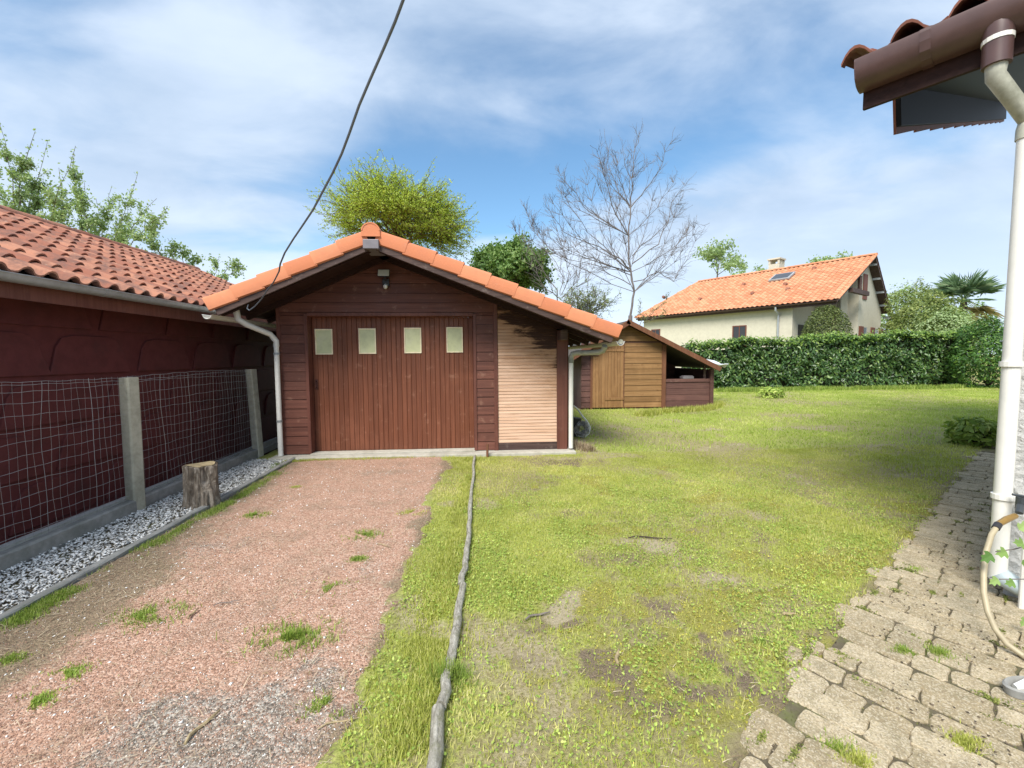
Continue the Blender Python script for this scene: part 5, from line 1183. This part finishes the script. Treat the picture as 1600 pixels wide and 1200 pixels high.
# bundle of wire and white hose behind garage downpipe
c = G(908, 684); T = thing('wire_bundle', (c.x, c.y, 0), 'tangled grey bundle with a pale hose loop beside the garage downpipe', 'bundle')
rs = np.random.RandomState(9); m = MB()
for k in range(46):
    a = rs.uniform(0, 6.28); q = []
    for t in range(7):
        a += rs.uniform(.3, 1.1); r = rs.uniform(.05, .16); q.append((c.x + math.cos(a) * r, c.y + rs.uniform(-.12, .12), .17 + math.sin(a) * r * 1.0))
    m.tube(q, .005, 4, False)
m.build('tangled_wire', M['wire'], T)
q = [P(896, 634, c.y - .14), P(903, 640, c.y), P(910, 650, c.y), P(917, 658, c.y), P(922, 668, c.y), P(920, 677, c.y), P(914, 683, c.y), P(906, 686, c.y)]
MB().tube(q, .016, 8).build('hose_loop', M['pvc'], T, smooth=True)
m = MB(); m.tube([(c.x - .12, c.y + .1, .0), (c.x - .1, c.y + .1, .2), (c.x - .08, c.y + .1, .36)], [.09, .1, .11], 14); m.build('bucket', M['lamp_body'], T, smooth=True)

# --- stump
c = G(316, 790); T = thing('tree_stump', (c.x, c.y, 0), 'cut tree stump with rough bark standing on the white chippings', 'stump')
n = 40; vs = []; rs = np.random.RandomState(3); zz = [-.03, .02, .09, .18, .27, .36, .42, .428]; rd = [.16, .15, .138, .134, .133, .135, .138, .132]
for i, (z, r) in enumerate(zip(zz, rd)):
    for k in range(n):
        a = 2 * math.pi * k / n; f = float(fbm(np.array(k * .9 + 3 * math.sin(a)), np.array(z * 6.0), 3)); lob = 1 + .10 * math.cos(a * 2 + .6) + .05 * math.cos(a * 3 + 2)
        ridge_ = .018 * math.sin(k * 2.4 + z * 5) + .03 * (f - .5)
        q = r * lob + (ridge_ if i < 7 else 0); 
        if abs(a - 5.6) < .35 and .25 < z < .44: q -= .05
        vs.append((c.x + math.cos(a) * q + .02 * z, c.y + math.sin(a) * q, z + (.008 * math.sin(a * 2) if i > 5 else 0)))
m = MB(); m.add(vs, [(i * n + k, i * n + (k + 1) % n, (i + 1) * n + (k + 1) % n, (i + 1) * n + k) for i in range(len(zz) - 1) for k in range(n)]); m.build('bark', M['stump'], T)
m = MB(); tv = [(x - (x - c.x) * .06, y - (y - c.y) * .06, z + .002) for x, y, z in vs[-n:]]; m.add(tv + [(c.x + .01, c.y, .424)], [(k, (k + 1) % n, n) for k in range(n)]); m.build('cut_top', M['cut'], T)

# --- log edging
lg = [(742, 712), (736, 780), (731, 850), (722, 915), (712, 985), (703, 1040), (688, 1110), (676, 1200)]
lp3 = [G(a, b, .03) for a, b in lg]; names = ['farthest thin grey log of the driveway edging, touching the garage slab', 'second log from the garage in the driveway edging', 'middle grey log of the driveway edging', 'slightly raised log of the edging just beyond the grass tuft', 'log of the edging partly hidden under the large grass tuft', 'thick log of the edging just below the large grass tuft', 'nearest grey log of the edging, cut off by the bottom of the photo']
rs = np.random.RandomState(8)
for i in range(7):
    a, b = np.array(lp3[i]), np.array(lp3[i + 1]); d = b - a; L = np.linalg.norm(d); e = b - d / L * .015
    if i == 6: e = b + d / L * .9
    n = 7; r = [.018, .021, .022, .023, .024, .025, .026][i]
    pts = [a * (1 - t) + e * t + np.array((rs.normal() * .004, 0, r * .55 + rs.normal() * .003 - .012)) for t in np.linspace(0, 1, n)]
    m = MB(); m.tube(pts, [r * rs.uniform(.92, 1.06) for _ in range(n)], 12, jit=.04); tag(m.build('edging_log', M['log'], org=tuple(pts[0]), smooth=True), names[i], 'log', 'logs laid end to end along the driveway')

# ============================================================ GROUND COVER
GC = NR_
BL = np.array([(-.5, 0, 0), (.5, 0, 0), (.32, .12, .55), (-.32, .12, .55), (0, .42, 1)])
BF = np.array([(0, 1, 2), (0, 2, 3), (3, 2, 4)])
def blades(name, x, y, z, h, w, mat, tilt, lab, cat, rnd=None, parent=None, org=(0, 0, 0), kind='stuff'):
    n = len(x); R_ = rotz(GC.uniform(0, 6.283, n), GC.normal(0, tilt, n)); s = np.stack([w, h, h], 1)
    V, F, r = scatter(BL, BF, np.stack([x, y, z], 1), R_, s, GC.rand(n) if rnd is None else rnd)
    o = fast(name, V, F, r, mat, parent, org)
    return tag(o, lab, cat, kind=kind)
def visible(x, y, m=.12):
    c_, s_ = math.cos(R(4.1)), math.sin(R(4.1)); xx = x * c_ - y * s_; yy = x * s_ + y * c_; return (yy > .5) & (np.abs(xx / yy) < 1.194 + m)
def lawn_ok(x, y):
    ok = (path_d(x, y) < .02 + .10 * (fbm(x * 6, y * 6, 2) - .5) * 2)
    ok &= ~((y > 6.38) & (y < 11.8) & (x > -3.3) & (x < 1.5)); ok &= ~((y > 11.75) & (y < 14.3) & (x > 2.4) & (x < 6.6)); ok &= (x > edge_r(y) - .06) | (y > 12); ok &= y < 18.4
    return ok & visible(x, y)
def lawn(name, n, x0, x1, y0, y1, h, w, mat, lab, tilt=.7, dens=None, rb=0):
    x = GC.uniform(x0, x1, n); y = GC.uniform(y0, y1, n); k = lawn_ok(x, y); x, y = x[k], y[k]
    g, m, sa, so_ = lawn_masks(x, y); pr = np.clip(.12 + 1.15 * g, 0, 1) * (1 - .85 * sa) * (1 - .85 * so_) * (1 - .6 * m)
    k = GC.rand(len(x)) < pr; x, y, g = x[k], y[k], g[k]
    hh_ = h * (.45 + .9 * fbm(x * 3, y * 3, 3)) * GC.uniform(.5, 1.25, len(x))
    rnd = np.clip(.15 + .7 * GC.rand(len(x)) + .9 * (fbm(x * 1.4 + 20, y * 1.4, 3) - .5) + .5 * (fbm(x * 6 + 20, y * 6, 2) - .5), 0, 1)
    return blades(name, x, y, gz(x, y) - .003, hh_, w * GC.uniform(.7, 1.3, len(x)), mat, tilt, lab, 'grass', rnd)
lawn('lawn_grass', 380000, -.7, 5.2, 1.3, 6.4, .030, .005, M['grass'], 'short yellow green grass of the near lawn')
lawn('far_lawn_grass', 260000, -.2, 22, 6.4, 18.4,   .05, .012, M['grass_mid'], 'short bright green grass of the lawn further back')
lawn('side_lawn_grass', 60000, 5.2, 11, 3.4, 6.4, .045, .009, M['grass'], 'short grass of the lawn beside the paving on the right')
# small broad leaved weeds among the near grass
n = 120000; x = GC.uniform(-.6, 4.6, n); y = GC.uniform(1.35, 5.4, n); k = lawn_ok(x, y); x, y = x[k], y[k]; g, m_, sa, so_ = lawn_masks(x, y)
f = fbm(x * 2.6 + 60, y * 2.6 + 5, 3); k = GC.rand(len(x)) < (.10 + .75 * sstep(.40, .64, f)) * (1 - .8 * sa) * (1 - .7 * so_) * (1 - sstep(3.5, 5.4, y) * .6); x, y = x[k], y[k]; n = len(x)
face = np.tile([0, 0, 1.3], (n, 1)); V, F, r = scatter(LEAF7[0] * np.array([1.5, 1, 1]), LEAF7[1], np.stack([x, y, gz(x, y) + .006 + GC.rand(n) * .022], 1), rand_rot(n, face), GC.uniform(.008, .018, n), GC.rand(n))
tag(fast('lawn_weeds', V, F, r, M['clover']), 'small round leaved weeds growing through the near lawn', 'weeds', kind='stuff')
# moss
n = 70000; x = GC.uniform(-.6, 4.6, n); y = GC.uniform(1.35, 5.6, n); k = lawn_ok(x, y); x, y = x[k], y[k]; _, m_, _, _ = lawn_masks(x, y); k = GC.rand(len(x)) < m_ * 1.1; x, y = x[k], y[k]; n = len(x)
V, F, r = scatter(LEAF4[0], LEAF4[1], np.stack([x, y, gz(x, y) + GC.rand(n) * .010], 1), rand_rot(n), GC.uniform(.008, .017, n), GC.rand(n))
tag(fast('moss', V, F, r, M['moss']), 'low yellow moss cushions in the near lawn', 'moss', kind='stuff')
# grass along the driveway kerb and at the foot of the garage
def strip_grass(name, n, path, wd, h, w, mat, lab, thr=.4, off=9, z=.0):
    P3 = [G(a, b) for a, b in path]; seg = np.array([(p.x, p.y) for p in P3]); t = GC.rand(n) * (len(seg) - 1); i = t.astype(int); f = (t - i)[:, None]; c = seg[i] * (1 - f) + seg[i + 1] * f
    c = c + GC.normal(size=(n, 2)) * wd * (.4 + .9 * vnoise(t * 3 + off, t * 0)[:, None]); x, y = c[:, 0], c[:, 1]
    k = GC.rand(n) < sstep(thr - .1, thr + .12, fbm(x * 3 + off, y * 3, 3)); x, y = x[k], y[k]; n = len(x)
    return blades(name, x, y, x * 0 + z, h * GC.uniform(.4, 1.2, n), w * GC.uniform(.7, 1.3, n), mat, .5, lab, 'grass')
strip_grass('kerb_grass', 20000, [(20, 975), (110, 925), (200, 875), (290, 825), (370, 780), (425, 745), (440, 725)], .05, .034, .005, M['grass_lush'], 'green weeds and grass growing along the concrete kerb', .46)
strip_grass('kerb_grass', 5000, [(445, 722), (520, 719), (620, 716), (735, 712)], .035, .035, .005, M['grass'], 'thin grass fringe at the foot of the garage slab', .45, 3)
strip_grass('verge_grass', 30000, [(740, 716), (728, 780), (715, 850), (700, 930), (685, 1000), (660, 1080), (640, 1190)], .075, .042, .005, M['grass'], 'taller grass leaning over the log edging', .46, 15)
strip_grass('wall_grass', 9000, [(1000, 650), (1040, 645), (1110, 640), (1125, 632)], .09, .14, .012, M['grass'], 'taller grass at the foot of the shed', .38, 25)
strip_grass('hedge_grass', 16000, [(1120, 612), (1200, 611), (1300, 609), (1400, 608), (1500, 606)], .22, .17, .02, M['grass_lush'], 'taller green grass at the foot of the hedge', .38, 35)
strip_grass('dry_grass', 3500, [(886, 697), (893, 700), (905, 702), (925, 706)], .06, .12, .006, M['dry'], 'dry straw coloured grass at the foot of the garage downpipe', .3, 45)
# individual tufts
TUF = [(235, 962, .17, .05, 'grass_lush', 'wide low grass tuft on the left side of the driveway'), (455, 1000, .19, .07, 'grass_lush', 'largest grass tuft in the middle of the driveway'), (520, 920, .12, .03, 'grass_lush', 'flat blue green tuft right of the driveway centre'),
 (570, 838, .13, .04, 'grass_lush', 'grass tuft in the driveway to the right, level with the stump'), (558, 874, .07, .03, 'grass_lush', 'tiny grass tuft just in front of the tuft level with the stump'), (400, 806, .10, .045, 'grass_lush', 'small grass tuft right of the stump'),
 (515, 1108, .09, .04, 'grass_lush', 'dark green clump where driveway meets the grass near the bottom'), (105, 1055, .09, .03, 'clover', 'pale small weed patch near the lower left corner of the driveway'), (60, 1098, .07, .03, 'clover', 'weed patch nearest the lower left corner'), (20, 1032, .06, .03, 'grass_lush', 'grass tuft at the left edge of the photo on the driveway'),
 (645, 802, .12, .03, 'grass', 'sparse flat tuft at the right border of the driveway, farther up'), (700, 1062, .08, .13, 'grass_lush', 'tall long bladed grass tuft bending over the log edging'), (462, 762, .06, .02, 'grass', 'small faded tuft in the driveway near the garage'),
 (1410, 1018, .05, .04, 'grass_lush', 'small tuft in a paving joint, farther one'), (1468, 1022, .06, .05, 'grass_lush', 'bright tuft between paving stones in the middle of the paving'), (1310, 1170, .07, .04, 'grass_lush', 'tuft between paving stones near the bottom edge'), (1432, 890, .06, .03, 'clover', 'sparse weed on the paving near the lawn'), (1340, 1190, .06, .05, 'grass', 'tuft at the very bottom of the paving'), (1510, 1160, .06, .04, 'grass', 'tuft in the dark soil of the lower right paving'),
 (1030, 1090, .08, .02, 'grass_lush', 'flat rosette weed on the bare soil of the near lawn'), (1195, 1000, .07, .02, 'grass_lush', 'flat rosette weed near the paving edge')]
for px, py, r_, h, mt, lab in TUF:
    g = G(px, py); n = int(900 + 26000 * r_ * r_); a = GC.uniform(0, 6.283, n); q = np.abs(GC.normal(0, .5, n)) * r_; x = g.x + np.cos(a) * q * 1.35; y = g.y + np.sin(a) * q * .9
    if r_ > .06: k = fbm(x * 14, y * 14, 2) > .42; x, y = x[k], y[k]
    n = len(x); z = (dz(x, y) if px < 660 else gz(x, y) if px < 1250 else x * 0 - .005) - .002
    blades('grass_tuft', x - 0, y, z, h * GC.uniform(.2, .8, n), (.005 if h < .1 else .0045) * GC.uniform(.7, 1.3, n), M[mt], .85, lab, 'grass tuft', org=(g.x, g.y, 0), kind=None)['group'] = 'grass tufts on driveway, lawn and paving'
# pebbles
ICO = np.array([(1, 0, 0), (-.9, .1, 0), (0, .8, .1), (.1, -.85, 0), (0, 0, .6), (0, 0, -.5)]); ICF = np.array([(0, 2, 4), (2, 1, 4), (1, 3, 4), (3, 0, 4), (2, 0, 5), (1, 2, 5), (3, 1, 5), (0, 3, 5)])
def pebbles(name, x, y, z, s, mat, lab, rnd=None, flat=1):
    n = len(x); R_ = rand_rot(n, np.tile([0, 0, 1.2], (n, 1)), 1); sc_ = np.stack([s * GC.uniform(.7, 1.4, n), s * GC.uniform(.6, 1.1, n), s * GC.uniform(.5, .9, n) * flat], 1)
    V, F, r = scatter(ICO, ICF, np.stack([x, y, z], 1), R_, sc_, GC.rand(n) if rnd is None else rnd); return tag(fast(name, V, F, r, mat), lab, 'gravel', kind='stuff')
n = 120000; x = GC.uniform(DW0, -.3, n); y = 1.3 + 5.1 * GC.rand(n) ** 1.5; k = (x < edge_r(y)) & visible(x, y); x, y = x[k], y[k]; g, st = dmask(x, y); n = len(x); fr = fbm(x * 12, y * 12, 2)
k = GC.rand(n) < (g * 1.0) * sstep(.35, .55, fr); pebbles('grey_gravel', x[k], y[k], dz(x[k], y[k]) + .001, GC.uniform(.0025, .006, k.sum()), M['pebble_grey'], 'grey and white small gravel showing through the pink driveway')
k2 = ~k & (GC.rand(n) < 1 - .75 * st); pebbles('pink_gravel', x[k2], y[k2], dz(x[k2], y[k2]) + .001, GC.uniform(.002, .0048, k2.sum()), M['pebble'], 'fine pink gravel covering the driveway')
n = 700; x = GC.uniform(DW0, -.5, n); y = GC.uniform(1.4, 6, n); pebbles('pale_stones', x, y, dz(x, y) + .002, GC.uniform(.004, .010, n), M['white_gravel'], 'scattered pale stones lying on the driveway', GC.uniform(.5, 1, n))
n = 15000; x = GC.uniform(-3.39, -2.80, n); y = -1 + 7.5 * GC.rand(n); pebbles('white_chippings', x, y, .002 + GC.rand(n) * .018, GC.uniform(.008, .020, n), M['white_gravel'], 'white and grey stone chippings along the fence', None, .6)
# litter: dry stalks, leaves
def stalks(name, n, x0, x1, y0, y1, mat, lab, L=(.02, .09), w=.0022, dens=None, zf=None):
    x = GC.uniform(x0, x1, n); y = GC.uniform(y0, y1, n)
    if dens is not None: k = GC.rand(n) < dens(x, y); x, y = x[k], y[k]; n = len(x)
    a = GC.uniform(0, 6.283, n); l = GC.uniform(*L, n); TV = np.array([(-.5, 0, 0), (.5, 0, 0), (.35, .5, .06), (-.35, .5, .06), (0, 1, 0)]); TFs = np.array([(0, 1, 2), (0, 2, 3), (3, 2, 4)])
    R_ = rotz(a, GC.normal(.05, .08, n)); V, F, r = scatter(TV, TFs, np.stack([x, y, zf(x, y) + .004 + GC.rand(n) * .006], 1), R_, np.stack([GC.uniform(.6, 1.5, n) * w, l, l], 1), GC.rand(n)); return tag(fast(name, V, F, r, mat), lab, 'litter', kind='stuff')
stalks('dry_litter', 16000, DW0, -.35, 1.3, 6.2, M['dry'], 'dry stalks and leaf litter scattered over the driveway', dens=lambda x, y: np.clip(.15 + .5 * sstep(.5, .7, fbm(x * 2.5, y * 2.5, 3)) + 1.0 * dmask(x, y)[1], 0, 1) * visible(x, y), zf=dz)
stalks('lawn_litter', 9000, -.5, 4.5, 1.3, 7.0, M['dry'], 'dry stalks lying in the thin near lawn', L=(.015, .06), dens=lambda x, y: lawn_ok(x, y) * np.clip(.15 + lawn_masks(x, y)[3] + .4 * lawn_masks(x, y)[2], 0, 1), zf=lambda x, y: gz(x, y) + .004)
stalks('paving_litter', 3500, .9, 5.5, 1.2, 4.6, M['dry'], 'dry straw and soil crumbs lying in the paving joints', L=(.01, .05), dens=lambda x, y: (path_d(x, y) > 0) * sstep(.45, .65, fbm(x * 3, y * 3, 3)) * .8, zf=lambda x, y: 0 * x + .002)
n = 60000; a = GC.uniform(-3, .05, n); b = GC.uniform(-1.2, 5, n); x = _p0.x + A_.x * a + B_.x * b; y = _p0.y + A_.y * a + B_.y * b; k = visible(x, y) & (GC.rand(n) < .35 + .65 * sstep(.45, .62, fbm(x * 2.2, y * 2.2, 3))); x, y = x[k], y[k]; n = len(x)
V, F, r = scatter(LEAF4[0], LEAF4[1], np.stack([x, y, GC.uniform(-.008, -.002, n)], 1), rand_rot(n, np.tile([0, 0, 1.5], (n, 1))), GC.uniform(.006, .012, n), GC.rand(n)); tag(fast('joint_moss', V, F, r, M['moss_dark']), 'dull moss filling the joints of the paving', 'moss', kind='stuff')
n = 9000; a = GC.uniform(-3, .0, n); b = GC.uniform(-1.2, 4, n); x = _p0.x + A_.x * a + B_.x * b; y = _p0.y + A_.y * a + B_.y * b; f = fbm(x * 2.7 + 30, y * 2.7, 4); k = visible(x, y) & (GC.rand(n) < sstep(.55, .68, f)); x, y = x[k], y[k]; pebbles('soil_crumbs', x, y, x * 0 + .006, GC.uniform(.003, .009, len(x)), M['crumb'], 'dark soil crumbs scattered over the paving')
rj = random.Random(5); jl = [q_ for q_ in JOINTS if rj.random() < .42 and visible(np.array([q_[0]]), np.array([q_[1]]))[0] and q_[1] < 4.2]; cx_ = []; cy_ = []
for q_ in jl:
    k_ = rj.choice((30, 60, 140)); sp_ = rj.uniform(.008, .022); an = rj.choice((0, 1)); e_ = GC.normal(size=(k_, 2)) * sp_
    dd_ = (A_ if an else B_); l_ = GC.normal(size=k_) * sp_ * 1.6; cx_.append(q_[0] + e_[:, 0] * .5 + dd_.x * l_); cy_.append(q_[1] + e_[:, 1] * .5 + dd_.y * l_)
x = np.concatenate(cx_); y = np.concatenate(cy_); n = len(x)
V, F, r = scatter(LEAF4[0], LEAF4[1], np.stack([x, y, GC.uniform(-.004, .010, n)], 1), rand_rot(n), GC.uniform(.007, .016, n), GC.rand(n)); tag(fast('joint_weeds', V, F, r, M['clover2']), 'small green moss and weed clumps at the corners of the paving stones', 'weeds', kind='stuff')
# a few twigs one can tell apart
for px, py, L, ang, r, lab, mt in ((688/1600*700, 700 + 600/1143*500, .10, 100, .006, 'pale short stick on the left half of the driveway', 'cut'), (316, 1140, .16, 80, .007, 'pale bent stick near the bottom of the driveway', 'cut'), (530, 1134, .16, 20, .003, 'thin twig beside the dark green clump near the bottom', 'cut'), (600, 855, .14, -25, .0035, 'thin twig lying right of the upper driveway tuft', 'cut'), (355, 945, .14, 25, .003, 'thin grey twig in the middle of the driveway', 'bark'), (1015, 843, .35, -4, .005, 'long dark twig on the bare sand patch of the lawn', 'bark_dark'), (965, 1030, .11, 75, .009, 'pale piece of bark on the near lawn', 'cut'), (840, 965, .16, 25, .006, 'grey stick on the lawn left of the sandy patch', 'bark'), (1232, 963, .07, 5, .008, 'pale chip of wood at the paving edge', 'cut')):
    g = G(px, py); d = Vector((math.cos(R(ang)), math.sin(R(ang)), 0)); z = .015
    pts = [Vector((g.x, g.y, z)) + d * (L * (t - .5)) + Vector((-d.y, d.x, 0)) * (.08 * L * math.sin(t * 5)) + Z * (.004 * math.sin(t * 9)) for t in np.linspace(0, 1, 6)]
    m = MB(); m.tube(pts, [r * .8, r, r * 1.1, r, r * .8, r * .5], 6, jit=.1); tag(m.build('twig', M[mt], org=(g.x, g.y, 0)), lab, 'twig', 'twigs lying on the ground')
# bramble leaves in front of the right wall
T = thing('creeper_plant', (2.9, 2.1, 0), 'young green creeper leaves hanging in front of the hose at the right edge', 'plant')
q = [P(1640, 820, 2.05), P(1615, 850, 2.04), P(1585, 858, 2.02), P(1556, 862, 2.0)]; m = MB(); m.tube(q, .003, 5, False); m.tube([P(1640, 880, 2.05), P(1600, 905, 2.02), P(1562, 905, 2.0)], .003, 5, False); m.tube([P(1640, 880, 2.05), P(1615, 1000, 2.02), P(1610, 1100, 2.0)], .004, 5, False); m.build('stem', M['bark'], T)
for (a, b, s, an) in ((1550, 866, .075, 200), (1573, 862, .07, 160), (1600, 850, .07, 120), (1560, 905, .06, 190), (1585, 910, .06, 150), (1592, 828, .07, 80), (1612, 800, .08, 60), (1596, 880, .05, 10), (1604, 965, .06, 240)):
    p = P(a, b, 2.0); m = MB(); dr = Vector((math.cos(R(an)), 0, math.sin(R(an)) * .5 - .35)).normalized(); sd = dr.cross(Vector((0, -1, .5))).normalized(); nn_ = sd.cross(dr)
    out = []
    for k, (u, v) in enumerate(((0, 0), (.12, .32), (.34, .45), (.40, .22), (.72, .30), (.75, .1), (1, 0), (.75, -.1), (.72, -.30), (.40, -.22), (.34, -.45), (.12, -.32))): out.append(p + dr * u * s + sd * v * s + nn_ * abs(v) * s * .2)
    m.add(out + [p + dr * .45 * s], [(k, (k + 1) % 12, 12) for k in range(12)]); m.build('leaf', M['dkgreen'], T)
for o in bpy.data.objects:
    if '_o' in o.keys(): del o['_o']
